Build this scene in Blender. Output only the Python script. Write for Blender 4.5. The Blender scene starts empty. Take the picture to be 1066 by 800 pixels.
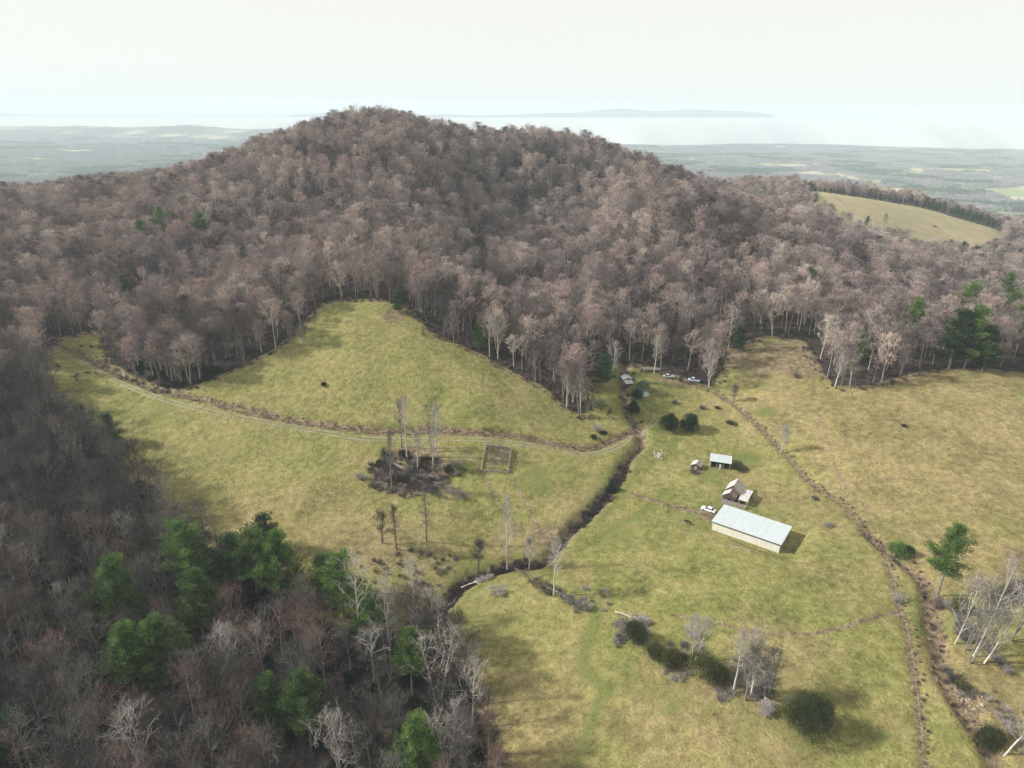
import bpy, bmesh
from mathutils import Vector, Matrix
import math, random
import numpy as np

# ---------------------------------------------------------------- camera numbers
FPX = 711.0; CAMZ = 120.0
TH = math.atan(282.0/FPX); RHO = math.atan(14/1066.0)
_F = np.array([0, math.cos(TH), -math.sin(TH)]); _R0 = np.array([1.0, 0, 0]); _U0 = np.array([0, math.sin(TH), math.cos(TH)])
_R = _R0*math.cos(RHO)+_U0*math.sin(RHO); _U = -_R0*math.sin(RHO)+_U0*math.cos(RHO)

def ray(u, v):
    d = _F + _R*((u-533)/FPX) - _U*((v-400)/FPX)
    return d/np.linalg.norm(d)

def project(p):
    q = np.asarray(p, float)-np.array([0, 0, CAMZ])
    f = q@_F
    return 533+FPX*(q@_R)/f, 400-FPX*(q@_U)/f, f

# ---------------------------------------------------------------- terrain
def _y(u, v, Y):
    d = ray(u, v); t = Y/d[1]; return (d[0]*t, Y, CAMZ+d[2]*t)
def _z(u, v, z):
    d = ray(u, v); t = (z-CAMZ)/d[2]; return (d[0]*t, d[1]*t, z)
CTRL = [
    # valley floor and farm
    _z(780, 555, 0), _z(700, 480, 2), _z(650, 455, 4), _z(640, 385, 16), _z(580, 565, -4), _z(480, 605, -8), _z(530, 660, -7),
    _z(620, 700, -4), _z(760, 700, 2), _z(850, 640, 3), _z(900, 760, 3), _z(600, 795, -6), _z(960, 620, 3), _z(1050, 700, 6), _z(1000, 795, 3),
    _z(1060, 560, 8), _z(1060, 470, 14), _z(900, 480, 9), _z(850, 500, 4), _z(760, 420, 10), _z(800, 360, 22), _z(880, 405, 18), _z(1050, 390, 24),
    _z(400, 790, -14), _z(200, 790, -14), _z(20, 790, -12), _z(300, 650, -13), _z(100, 650, -10), _z(5, 560, -4), _z(200, 540, -8), _z(90, 450, 2),
    # left meadows and track
    _z(60, 360, 14), _z(170, 412, 10), _z(290, 440, 8), _z(420, 455, 6), _z(560, 466, 5), _z(440, 500, 0), _z(420, 560, -4), _z(300, 520, -1),
    _z(200, 400, 13), _z(300, 345, 27), _z(400, 312, 36), _z(430, 380, 22), _z(350, 400, 17), _z(520, 385, 18), _z(580, 430, 9), _z(500, 430, 12),
    # hill slopes  (pixel, distance)
    _y(390, 262, 420), _y(390, 205, 500), _y(390, 160, 570), _y(395, 139, 640), _y(300, 160, 660), _y(230, 186, 640), _y(150, 206, 600), _y(60, 216, 570), _y(0, 221, 550),
    _y(330, 230, 480), _y(300, 290, 385), _y(200, 260, 450), _y(200, 330, 350), _y(80, 270, 440), _y(60, 320, 355), _y(-80, 330, 330), _y(-120, 250, 450),
    _y(455, 155, 650), _y(520, 165, 665), _y(590, 166, 660), _y(645, 185, 640), _y(700, 203, 600), _y(760, 221, 560), _y(830, 243, 525), _y(900, 267, 500), _y(980, 293, 475), _y(1066, 309, 455), _y(1160, 320, 420),
    _y(455, 200, 540), _y(520, 205, 615), _y(560, 240, 578), _y(553, 285, 488), _y(550, 335, 372), _y(480, 290, 405), _y(645, 225, 490), _y(660, 265, 425), _y(440, 240, 470), _y(690, 270, 420), _y(640, 320, 350), _y(700, 340, 325), _y(780, 290, 400), _y(850, 310, 390), _y(950, 330, 370), _y(1050, 345, 355),
    # pasture on the next hill to the right
    _y(835, 202, 850), _y(935, 222, 830), _y(1025, 250, 800), _y(880, 205, 950), _y(960, 217, 930), _y(1040, 240, 900), _y(1120, 262, 830), _y(870, 225, 760), _y(960, 262, 720), _y(1030, 270, 725), _y(980, 292, 610), _y(1050, 302, 600), _y(900, 268, 620),
    # beyond and around
    (-300, 800, 45), (0, 820, 60), (150, 830, 40), (-650, 720, 10), (280, 760, 12), (560, 640, 14), (760, 640, 5),
    (-900, 300, 40), (-1000, 900, -60), (-400, 1100, -50), (0, 1150, -60), (500, 1200, -50), (900, 1200, -70), (1000, 700, -20), (850, 300, 30),
    (-450, 100, 0), (-700, -200, 0), (0, -300, -20), (600, -200, 15), (450, 60, 12), (-1200, 1500, -120), (0, 1600, -130), (1200, 1500, -130),
]
CP = np.array(CTRL)
def _phi(r2): return 0.5*r2*np.log(np.maximum(r2, 1e-12))
_S = 100.0
_P = CP[:, :2]/_S
_n = len(_P)
_K = _phi(((_P[:, None]-_P[None])**2).sum(-1)) + np.eye(_n)*0.012
_A = np.zeros((_n+3, _n+3)); _A[:_n, :_n] = _K; _A[:_n, _n] = 1; _A[:_n, _n+1:] = _P; _A[_n, :_n] = 1; _A[_n+1:, :_n] = _P.T
_W = np.linalg.solve(_A, np.concatenate([CP[:, 2], [0, 0, 0]]))

def _hash(ix, iy, s):
    h = np.sin(ix*127.1+iy*311.7+s*74.7)*43758.5453
    return h-np.floor(h)
def vnoise(x, y, s=0):
    ix = np.floor(x); iy = np.floor(y); fx = x-ix; fy = y-iy
    fx = fx*fx*(3-2*fx); fy = fy*fy*(3-2*fy)
    return (_hash(ix, iy, s)*(1-fx)+_hash(ix+1, iy, s)*fx)*(1-fy)+(_hash(ix, iy+1, s)*(1-fx)+_hash(ix+1, iy+1, s)*fx)*fy
def fbm(x, y, s=0, o=4):
    a = 0; w = 0.5
    for k in range(o):
        a = a+w*vnoise(x*2**k, y*2**k, s+k); w *= 0.5
    return a
def sst(a, b, x):
    t = np.clip((x-a)/(b-a), 0, 1); return t*t*(3-2*t)

def z_smooth(x, y):
    x = np.asarray(x, float); y = np.asarray(y, float)
    sh = x.shape; xf = x.ravel(); yf = y.ravel()
    r = np.hypot(xf, yf-400)
    out = np.empty_like(xf)
    far = -180+22*(fbm(xf/900, yf/900, 3)-.5)*2
    # low far ridges on the left and a gentle swell to the right
    far = far+sst(6500, 9000, yf)*(sst(1500, -3500, xf)*(25+150*fbm(xf/1500, yf/2500, 8)))
    far = far+sst(4000, 5200, yf)*sst(-800, -2500, xf)*sst(6500, 5600, yf)*60*fbm(xf/900, yf/900, 21)
    out[:] = far
    m = np.where(r < 2600)[0]
    for k in range(0, len(m), 20000):
        i = m[k:k+20000]
        px = xf[i]/_S; py = yf[i]/_S
        r2 = (px[:, None]-_P[None, :, 0])**2+(py[:, None]-_P[None, :, 1])**2
        zn = _phi(r2)@_W[:_n]+_W[_n]+_W[_n+1]*px+_W[_n+2]*py
        w = sst(1050, 2400, r[i])
        zn = np.clip(zn, -160, 140)
        out[i] = zn*(1-w)+far[i]*w
    return out.reshape(sh)

# ---------------------------------------------------------------- scene, camera, world, sun, exposure
HAZE = True
S = bpy.context.scene
C = S.collection
R = math.radians
cam_d = bpy.data.cameras.new('camera'); cam = bpy.data.objects.new('camera', cam_d); C.objects.link(cam)
cam_d.sensor_width = 36; cam_d.lens = FPX/1066*36; cam_d.clip_start = 1; cam_d.clip_end = 60000
cam.matrix_world = Matrix(((_R[0], _U[0], -_F[0], 0), (_R[1], _U[1], -_F[1], 0), (_R[2], _U[2], -_F[2], CAMZ), (0, 0, 0, 1)))
S.camera = cam
SUN_EL = R(32); SUN_AZ = R(-86)            # azimuth measured from +Y towards +X: the sun stands to the left
sdir = Vector((math.sin(SUN_AZ)*math.cos(SUN_EL), math.cos(SUN_AZ)*math.cos(SUN_EL), math.sin(SUN_EL)))
sl = bpy.data.lights.new('sun', 'SUN'); sl.energy = 4.8; sl.angle = R(2.5); sl.color = (1.0, 0.95, 0.88)
so = bpy.data.objects.new('sun', sl); C.objects.link(so); so.rotation_euler = sdir.to_track_quat('Z', 'Y').to_euler(); so.location = (0, 0, 400)
W = bpy.data.worlds.new("World"); S.world = W; W.use_nodes = True
nt = W.node_tree; nt.nodes.clear()
sky = nt.nodes.new('ShaderNodeTexSky'); sky.sky_type = 'NISHITA'; sky.sun_disc = False; sky.sun_elevation = SUN_EL; sky.sun_rotation = SUN_AZ
b1 = nt.nodes.new('ShaderNodeBackground'); b1.inputs[1].default_value = 0.1
b2 = nt.nodes.new('ShaderNodeBackground'); b2.inputs[1].default_value = 0.73
tc = nt.nodes.new('ShaderNodeTexCoord'); sep = nt.nodes.new('ShaderNodeSeparateXYZ'); rp = nt.nodes.new('ShaderNodeValToRGB')
nz = nt.nodes.new('ShaderNodeTexNoise'); nz.inputs['Scale'].default_value = 1.6; nz.inputs['Detail'].default_value = 3
mp = nt.nodes.new('ShaderNodeMapping'); mp.inputs['Scale'].default_value = (1, 1, 5)
mx = nt.nodes.new('ShaderNodeMath'); mx.operation = 'MULTIPLY_ADD'; mx.inputs[1].default_value = 0.10
ms = nt.nodes.new('ShaderNodeMixShader'); ms.inputs[0].default_value = 0.93
wo = nt.nodes.new('ShaderNodeOutputWorld')
L = nt.links.new
L(sky.outputs[0], b1.inputs[0]); L(tc.outputs['Generated'], sep.inputs[0]); L(tc.outputs['Generated'], mp.inputs[0]); L(mp.outputs[0], nz.inputs['Vector'])
L(nz.outputs['Fac'], mx.inputs[0]); L(sep.outputs['Z'], mx.inputs[2]); L(mx.outputs[0], rp.inputs[0]); L(rp.outputs[0], b2.inputs[0])
e = rp.color_ramp.elements
e[0].position = 0.0; e[0].color = (0.90, 0.97, 0.94, 1)
e[1].position = 1.0; e[1].color = (0.72, 0.73, 0.70, 1)
x_ = e.new(0.12); x_.color = (0.94, 0.95, 0.89, 1)
x_ = e.new(0.30); x_.color = (0.94, 0.92, 0.83, 1)
L(b1.outputs[0], ms.inputs[1]); L(b2.outputs[0], ms.inputs[2]); L(ms.outputs[0], wo.inputs[0])
S.view_settings.view_transform = 'Standard'; S.view_settings.look = 'None'; S.view_settings.exposure = 0.50; S.view_settings.gamma = 1.0
S.view_settings.use_curve_mapping = False
S.render.engine = 'CYCLES'
S.cycles.max_bounces = 5; S.cycles.diffuse_bounces = 2; S.cycles.volume_bounces = 2; S.cycles.transparent_max_bounces = 6
S.cycles.use_denoising = True
try: S.cycles.denoising_prefilter = 'NONE'
except Exception: pass

# ---------------------------------------------------------------- pasture outline and lines (picture points dropped onto the ground)
GS = 5.0
_gx = np.arange(-900, 1400, GS); _gy = np.arange(-100, 1300, GS)
_GX, _GY = np.meshgrid(_gx, _gy, indexing='ij'); _GZ = z_smooth(_GX, _GY)
def zq(x, y):
    fx = np.clip((np.asarray(x)-_gx[0])/GS, 0, len(_gx)-1.001); fy = np.clip((np.asarray(y)-_gy[0])/GS, 0, len(_gy)-1.001)
    i = fx.astype(int); j = fy.astype(int); fx = fx-i; fy = fy-j
    return (_GZ[i, j]*(1-fx)+_GZ[i+1, j]*fx)*(1-fy)+(_GZ[i, j+1]*(1-fx)+_GZ[i+1, j+1]*fx)*fy
_ss = np.concatenate([np.arange(50, 500, 0.5), np.arange(500, 1250, 2.0)])
def hit(u, v, off=0.0):
    d = ray(u, v); p = _ss[:, None]*d; z = zq(p[:, 0], p[:, 1])+off
    b = CAMZ+p[:, 2] < z
    i = int(np.argmax(b)) if b.any() else len(_ss)-1
    return np.array([p[i, 0], p[i, 1]])
def path(pts, step=1.5, smooth=True):
    P = np.array([hit(*p) for p in pts])
    if smooth:                                     # Catmull-Rom
        out = []
        Q = np.vstack([2*P[0]-P[1], P, 2*P[-1]-P[-2]])
        for i in range(1, len(Q)-2):
            n = max(2, int(np.linalg.norm(Q[i+1]-Q[i])/step))
            for k in range(n):
                t = k/n
                out.append(0.5*((2*Q[i])+(-Q[i-1]+Q[i+1])*t+(2*Q[i-1]-5*Q[i]+4*Q[i+1]-Q[i+2])*t*t+(-Q[i-1]+3*Q[i]-3*Q[i+1]+Q[i+2])*t**3))
        out.append(P[-1]); P = np.array(out)
    return P
def inpoly(x, y, poly):
    x = np.asarray(x); y = np.asarray(y); r = np.zeros(x.shape, bool)
    n = len(poly)
    for i in range(n):
        x1, y1 = poly[i]; x2, y2 = poly[(i+1) % n]
        if y1 == y2: continue
        c = ((y1 > y) != (y2 > y)) & (x < (x2-x1)*(y-y1)/(y2-y1)+x1)
        r ^= c
    return r
def dline(x, y, P):
    """distance of every point to a polyline"""
    best = np.full(x.shape, 1e9)
    x0, x1, y0, y1 = P[:, 0].min()-40, P[:, 0].max()+40, P[:, 1].min()-40, P[:, 1].max()+40
    m = np.where((x > x0) & (x < x1) & (y > y0) & (y < y1))
    px, py = x[m], y[m]; b = np.full(px.shape, 1e9)
    st = max(1, len(P)//90); Q = P[::st] if (len(P)-1) % st == 0 else np.vstack([P[::st], P[-1]])
    for i in range(len(Q)-1):
        a, c = Q[i], Q[i+1]; d = c-a; l = max(d@d, 1e-9)
        t = np.clip(((px-a[0])*d[0]+(py-a[1])*d[1])/l, 0, 1)
        b = np.minimum(b, np.hypot(px-a[0]-t*d[0], py-a[1]-t*d[1]))
    best[m] = b
    return best
PASTURE = np.array([hit(*p) for p in [
    (42, 378), (58, 354), (100, 343), (120, 350), (112, 372), (132, 390), (165, 403), (195, 405), (240, 388), (288, 364), (316, 338), (335, 316), (390, 312), (432, 327), (445, 347),
    (500, 370), (530, 387), (565, 403), (594, 430), (609, 434), (616, 415), (612, 398), (628, 380), (668, 380), (700, 390), (738, 403), (754, 388), (760, 362), (800, 350), (836, 355),
    (850, 380), (865, 404), (905, 403), (950, 391), (985, 383), (1066, 388), (1200, 392), (1500, 470), (1700, 900), (1200, 1150), (545, 1150), (535, 900), (512, 780), (492, 715), (470, 672),
    (425, 660), (370, 655), (325, 640), (275, 612), (222, 570), (170, 528), (122, 487), (86, 447), (50, 408)]])
def hit_far(u, v, Y0=690):
    d = ray(u, v); t = np.arange(Y0, 1150, 2.0)/d[1]; p = t[:, None]*d; b = CAMZ+p[:, 2] < zq(p[:, 0], p[:, 1]); i = int(np.argmax(b)) if b.any() else 120
    return np.array([p[i, 0], p[i, 1]])
HILLPAST = np.array([hit_far(*p) for p in [(822, 196), (850, 195), (905, 203), (960, 213), (1037, 238), (1044, 250), (1030, 272), (960, 265), (900, 250), (845, 222)]])
TRACK = path([(-30, 352), (20, 352), (48, 361), (92, 381), (132, 402), (175, 418), (222, 430), (278, 440), (360, 455), (420, 459), (486, 458), (567, 467), (610, 474), (642, 466), (660, 453), (677, 444), (683, 438)])
DITCH = path([(40, 352), (70, 362), (115, 385), (160, 404), (205, 415), (260, 428), (340, 442), (389, 448), (437, 448), (486, 451), (535, 453), (580, 462), (612, 467), (640, 458), (660, 448)])
CREEK = path([(652, 372), (650, 400), (655, 428), (668, 446), (668, 462), (656, 476), (650, 488), (640, 505), (625, 524), (612, 537), (596, 550), (582, 568), (564, 584), (535, 588), (505, 597), (482, 607), (470, 620), (457, 636), (430, 650), (380, 668), (300, 720), (200, 800)])
FENCE = path([(715, 397), (739, 405), (765, 422), (788, 444), (817, 473), (849, 507), (876, 526), (903, 554), (916, 568), (930, 604), (936, 634), (946, 662), (954, 716), (960, 775), (966, 850)])
RDITCH = path([(905, 553), (935, 580), (961, 603), (971, 640), (986, 702), (1010, 744), (1036, 790), (1060, 840)])
GREEN = path([(690, 512), (668, 536), (640, 550), (612, 568), (600, 583), (595, 601), (606, 621), (621, 634), (613, 670), (608, 697), (629, 720), (616, 750), (600, 800), (590, 850)])
GREEN2 = path([(645, 690), (690, 725), (740, 740), (800, 790), (830, 840)])
COWPATH = path([(700, 640), (762, 653), (805, 660), (862, 656), (906, 643), (936, 637)])
FIELDPATH = path([(848, 398), (852, 430), (862, 460), (872, 490), (890, 515), (915, 540)])
FARMLANE = path([(660, 515), (690, 527), (712, 532), (742, 538)])
FIELD1 = path([(485, 470), (506, 500), (522, 528), (546, 555)])
FIELD2 = path([(533, 498), (548, 520), (560, 548)])

# ---------------------------------------------------------------- the ground: one sheet
def axis(lo, hi, a, b, core, g):
    c = list(np.arange(a, b+1e-6, core)); s = core
    x = a; left = []
    while x > lo: s *= g; x -= s; left.append(x)
    s = core; x = c[-1]; right = []
    while x < hi: s *= g; x += s; right.append(x)
    return np.array(left[::-1]+c+right)
AX = axis(-24000, 24000, -190, 260, 1.1, 1.024); AY = axis(-2500, 24000, 88, 420, 1.1, 1.024)
GXX, GYY = np.meshgrid(AX, AY, indexing='ij')
ZS = z_smooth(GXX, GYY)
near = np.hypot(GXX, GYY-300) < 1500
det = np.zeros_like(ZS); hpn = (GXX > 380)*(GYY > 620)*1.0
det[near] = sst(330, 420, GYY[near])*sst(1000, 800, GYY[near])*(fbm(GXX[near]/85, GYY[near]/85, 15, 2)-.46)*17*(1-sst(0,1,hpn[near]))+(fbm(GXX[near]/28, GYY[near]/28, 5, 4)-0.47)*2.2+(fbm(GXX[near]/5, GYY[near]/5, 9, 3)-.45)*0.5
d_creek = dline(GXX, GYY, CREEK); d_ditch = dline(GXX, GYY, DITCH); d_track = dline(GXX, GYY, TRACK); d_fence = dline(GXX, GYY, FENCE); d_rd = dline(GXX, GYY, RDITCH)
d_green = dline(GXX, GYY, GREEN); d_g2 = dline(GXX, GYY, GREEN2); d_cow = dline(GXX, GYY, COWPATH); d_fp = dline(GXX, GYY, FIELDPATH); d_lane = dline(GXX, GYY, FARMLANE)
d_f1 = np.minimum(dline(GXX, GYY, FIELD1), dline(GXX, GYY, FIELD2))
wob = (fbm(GXX/6, GYY/6, 31, 3)-.45)*2.2
det = det*(0.25+0.75*sst(1.5, 7, d_track))
carve = 2.0*(1-sst(0.4, 3.6, d_creek+wob))+1.0*(1-sst(0.4, 2.6, d_ditch+wob))+0.5*(1-sst(.2, 1.6, d_fence+wob*.6))+1.7*(1-sst(.5, 3.6, d_rd+wob))+0.25*(1-sst(0.2, 0.9, d_cow))+0.2*(1-sst(.2, 1., d_fp+wob*.2))+.18*(1-sst(.2, .9, d_f1))
# small terrace banks above the ditch
ZT = ZS+det-carve
# level pads under the buildings
BARN_O = np.array([63.3, 182.9]); BYAW = R(-35.5)
bax = np.array([math.cos(BYAW), math.sin(BYAW)]); bn = np.array([-bax[1], bax[0]])
BARN_C = BARN_O+bax*11.2+bn*5.4
lx = (GXX-BARN_C[0])*bax[0]+(GYY-BARN_C[1])*bax[1]; ly = (GXX-BARN_C[0])*bn[0]+(GYY-BARN_C[1])*bn[1]
q = np.maximum(np.abs(lx)-11.5, np.abs(ly)-6); wpad = 1-sst(0, 6, q)
ZT = ZT*(1-wpad)+(-0.9)*wpad
def zt(x, y):
    x = float(x); y = float(y)
    i = min(max(int(np.searchsorted(AX, x))-1, 0), len(AX)-2); j = min(max(int(np.searchsorted(AY, y))-1, 0), len(AY)-2)
    fx = (x-AX[i])/(AX[i+1]-AX[i]); fy = (y-AY[j])/(AY[j+1]-AY[j])
    return float((ZT[i, j]*(1-fx)+ZT[i+1, j]*fx)*(1-fy)+(ZT[i, j+1]*(1-fx)+ZT[i+1, j+1]*fx)*fy)
def ztv(x, y):
    i = np.clip(np.searchsorted(AX, x)-1, 0, len(AX)-2); j = np.clip(np.searchsorted(AY, y)-1, 0, len(AY)-2)
    fx = (x-AX[i])/(AX[i+1]-AX[i]); fy = (y-AY[j])/(AY[j+1]-AY[j])
    return (ZT[i, j]*(1-fx)+ZT[i+1, j]*fx)*(1-fy)+(ZT[i, j+1]*(1-fx)+ZT[i+1, j+1]*fx)*fy

# far fields and woods: irregular cells
rs = np.random.RandomState(4)
def farcells(x, y):
    """0 wood, 1 straw field, 2 green field"""
    wx = x+260*(fbm(x/500, y/500, 41)-.5)*2; wy = y+260*(fbm(x/500, y/500, 47)-.5)*2
    s = 190.0
    gx = np.floor(wx/s); gy = np.floor(wy/(s*1.0)); best = np.full(x.shape, 1e18); cid = np.zeros(x.shape); cid2 = np.zeros(x.shape)
    for a in (-1, 0, 1):
        for b in (-1, 0, 1):
            ix = gx+a; iy = gy+b
            cx = (ix+_hash(ix, iy, 1))*s; cy = (iy+_hash(ix, iy, 2))*s
            d = (wx-cx)**2+(wy-cy)**2; m = d < best
            best = np.where(m, d, best); cid = np.where(m, _hash(ix, iy, 3), cid); cid2 = np.where(m, _hash(ix, iy, 4), cid2)
    dens = 0.16+0.40*sst(.42, .66, fbm(x/2200, y/2200, 51))
    dens = dens*(1-.65*sst(3500, 6000, y))
    return np.where(cid < dens, np.where(cid2 < 0.62, 1, 2), 0)
rr = np.hypot(GXX, GYY-400)
fc = farcells(GXX, GYY)
fc[rr < 1120] = 0
FARFIELD = np.array([(p[0], p[1]) for p in [_z(893, 181, -125), _z(950, 183, -125), _z(985, 196, -125), (_z(975, 201, -122)), _z(930, 195, -122), _z(900, 190, -122)]])
fc[inpoly(GXX, GYY, FARFIELD)] = 1
past = inpoly(GXX, GYY, PASTURE); hp = inpoly(GXX, GYY, HILLPAST)
forest = np.where((past | hp), 0.0, 1.0); forest[(rr >= 1120) & (fc > 0)] = 0
# soften pasture edge with noise-perturbed blur (box blur on the grid)
def blur(a, k=2):
    for _ in range(k):
        a = (a+np.roll(a, 1, 0)+np.roll(a, -1, 0)+np.roll(a, 1, 1)+np.roll(a, -1, 1))/5
    return a
forest = blur(forest, 3)
forest = np.maximum(forest, .95*(1-sst(.5, 2.0, d_creek+wob*.5))*(GYY < 235)); forest = np.maximum(forest, .8*(1-sst(.2, .9, d_ditch+wob*.4))*(fbm(GXX/7, GYY/7, 77, 2) > .42))
dirt = np.maximum.reduce([0.85*(1-sst(.6, 3.2, d_ditch+wob*1.2)), 0.85*(1-sst(.6, 3.6, d_creek+wob*1.5)), 0.75*(1-sst(0.2, 1.7, d_fence+wob*.7)), 0.8*(1-sst(.6, 3.4, d_rd+wob*1.2)), 0.95*(1-sst(.3, 1.1, d_cow)), .75*(1-sst(.3, 1.3, d_f1)), .55*(1-sst(.3, 1.5, d_fp+wob*.3)), .8*(1-sst(.6, 2.2, d_lane+wob*.4))])
for (u, v, r_) in [(428, 492, 15), (640, 545, 0), (800, 372, 22), (840, 380, 16), (700, 388, 13), (726, 490, 4), (766, 524, 6), (739, 536, 5), (410, 330, 8), (405, 570, 14), (445, 590, 14), (517, 476, 6), (1014, 728, 5), (575, 560, 9)]:
    if r_ == 0: continue
    p = hit(u, v); d = np.hypot((GXX-p[0]), (GYY-p[1]))+wob*2.5
    dirt = np.maximum(dirt, (0.95 if (u, v) == (428, 492) else 0.42 if u in (405, 445) else 0.62)*(1-sst(r_*.55, r_*1.15, d)))
lush = np.maximum.reduce([0.5*(1-sst(.2, 3.4, d_green+wob*1.8)), .35*(1-sst(.2, 3, d_g2+wob*1.5)), .4*(1-sst(4, 9, d_creek))])
for (u, v, r_, a) in [(560, 505, 9, .6), (770, 486, 7, .7), (738, 494, 6, .7), (720, 545, 5, .5), (175, 425, 9, .5), (465, 640, 9, .5), (950, 645, 9, .6), (990, 770, 10, .6), (690, 690, 12, .6), (520, 640, 10, .35), (250, 460, 10, .3), (560, 540, 8, .3), (640, 560, 9, .45), (800, 432, 5, .7), (850, 770, 13, .5), (650, 700, 7, .5)]:
    p = hit(u, v); d = np.hypot(GXX-p[0], (GYY-p[1])*1.3)+wob*2+(fbm(GXX/9, GYY/9, u, 3)-.45)*r_*3.2
    lush = np.maximum(lush, .8*a*(1-sst(r_*.1, r_*1.5, d)))
edge_ = blur(np.where(past, 0.0, 1.0)*(rr < 1100), 40); dirt = np.maximum(dirt, .8*sst(.10, .42, edge_+(fbm(GXX/7, GYY/7, 33, 3)-.47)*.5)*past)
forest = forest*(1-.35*(1-sst(.5, .95, edge_)))  # litter thinned toward the wood edge so it is coloured as if lit
farf = np.zeros_like(ZT); farf[(fc == 1)] = 1; farf2 = np.zeros_like(ZT); farf2[fc == 2] = 1
hpm = blur(hp.astype(float), 1)
tan = .15+0*ZT
for (u, v, r_, a) in [(1000, 430, 75, 1.0), (930, 460, 45, .85), (870, 440, 25, .6), (980, 560, 30, .7), (960, 490, 40, .5), (800, 380, 30, .9), (560, 760, 26, .6), (720, 760, 22, .6), (840, 680, 22, .5), (540, 560, 22, .6), (600, 520, 18, .5), (330, 540, 30, .5), (520, 400, 25, .35), (600, 400, 22, .5), (1040, 720, 14, .9), (390, 330, 20, .3), (900, 620, 16, .4), (470, 560, 16, .5), (380, 560, 18, .7), (660, 600, 14, .3)]:
    p = hit(u, v); d = np.hypot(GXX-p[0], GYY-p[1])+(fbm(GXX/20, GYY/20, u, 4)-.47)*r_*2.5
    tan = np.maximum(tan, a*(1-sst(r_*.3, r_*1.2, d)))
trackm = 0.38*(1-sst(1.2, 2.3, d_track+wob*.15))

me = bpy.data.meshes.new('ground')
nx, ny = GXX.shape
co = np.stack([GXX, GYY, ZT], -1).reshape(-1, 3).astype(np.float32)
idx = np.arange(nx*ny).reshape(nx, ny)
quads = np.stack([idx[:-1, :-1], idx[1:, :-1], idx[1:, 1:], idx[:-1, 1:]], -1).reshape(-1, 4).astype(np.int32)
me.vertices.add(len(co)); me.vertices.foreach_set('co', co.ravel())
me.loops.add(quads.size); me.loops.foreach_set('vertex_index', quads.ravel())
me.polygons.add(len(quads)); me.polygons.foreach_set('loop_start', np.arange(0, quads.size, 4, dtype=np.int32)); me.polygons.foreach_set('loop_total', np.full(len(quads), 4, np.int32))
me.polygons.foreach_set('use_smooth', np.ones(len(quads), bool))
me.update()
for nm, (a, b, c, d) in {'kind': (forest, dirt, lush, trackm), 'farkind': (farf, farf2, hpm, tan)}.items():
    at = me.attributes.new(nm, 'FLOAT_COLOR', 'POINT')
    at.data.foreach_set('color', np.stack([a, b, c, d], -1).reshape(-1).astype(np.float32))
ground = bpy.data.objects.new('ground', me); C.objects.link(ground); ground['kind'] = 'structure'

# ---------------------------------------------------------------- node helpers
class NT:
    def __init__(s, m):
        m.use_nodes = True; s.t = m.node_tree; s.t.nodes.clear(); s.out = s.t.nodes.new('ShaderNodeOutputMaterial')
    def n(s, ty, **k):
        x = s.t.nodes.new(ty)
        for a, b in k.items(): setattr(x, a, b)
        return x
    def l(s, a, b): s.t.links.new(a, b)
    def noise(s, vec, scale, detail=3, rough=.55):
        x = s.n('ShaderNodeTexNoise'); x.inputs['Scale'].default_value = scale; x.inputs['Detail'].default_value = detail; x.inputs['Roughness'].default_value = rough
        if vec is not None: s.l(vec, x.inputs['Vector'])
        return x.outputs['Fac']
    def ramp(s, f, stops):
        x = s.n('ShaderNodeValToRGB'); e = x.color_ramp.elements
        e[0].position = stops[0][0]; e[0].color = (*stops[0][1], 1); e[1].position = stops[-1][0]; e[1].color = (*stops[-1][1], 1)
        for p, c in stops[1:-1]:
            q = e.new(p); q.color = (*c, 1)
        s.l(f, x.inputs[0]); return x.outputs[0]
    def mapr(s, f, a, b, c=0, d=1):
        x = s.n('ShaderNodeMapRange'); x.interpolation_type = 'SMOOTHSTEP'
        for k, v in zip((1, 2, 3, 4), (a, b, c, d)): x.inputs[k].default_value = v
        s.l(f, x.inputs[0]); return x.outputs[0]
    def mix(s, f, a, b, mode='MIX'):
        x = s.n('ShaderNodeMix', data_type='RGBA', blend_type=mode)
        for sock, v in ((x.inputs[0], f), (x.inputs[6], a), (x.inputs[7], b)):
            if isinstance(v, (int, float)): sock.default_value = v
            elif isinstance(v, tuple): sock.default_value = (*v, 1)
            else: s.l(v, sock)
        return x.outputs[2]
    def math(s, op, a, b):
        x = s.n('ShaderNodeMath', operation=op)
        for i, v in enumerate((a, b)):
            if isinstance(v, (int, float)): x.inputs[i].default_value = v
            else: s.l(v, x.inputs[i])
        return x.outputs[0]
    def bsdf(s, col, rough=.9, spec=.2, metal=0, bump=None, bstr=.3, bdist=.1, trans=None):
        p = s.n('ShaderNodeBsdfPrincipled'); p.inputs['Roughness'].default_value = rough; p.inputs['Specular IOR Level'].default_value = spec; p.inputs['Metallic'].default_value = metal
        if isinstance(col, tuple): p.inputs['Base Color'].default_value = (*col, 1)
        else: s.l(col, p.inputs['Base Color'])
        if bump is not None:
            b = s.n('ShaderNodeBump'); b.inputs['Strength'].default_value = bstr; b.inputs['Distance'].default_value = bdist; s.l(bump, b.inputs['Height']); s.l(b.outputs[0], p.inputs['Normal'])
        s.l(p.outputs[0], s.out.inputs[0]); return p

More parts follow.
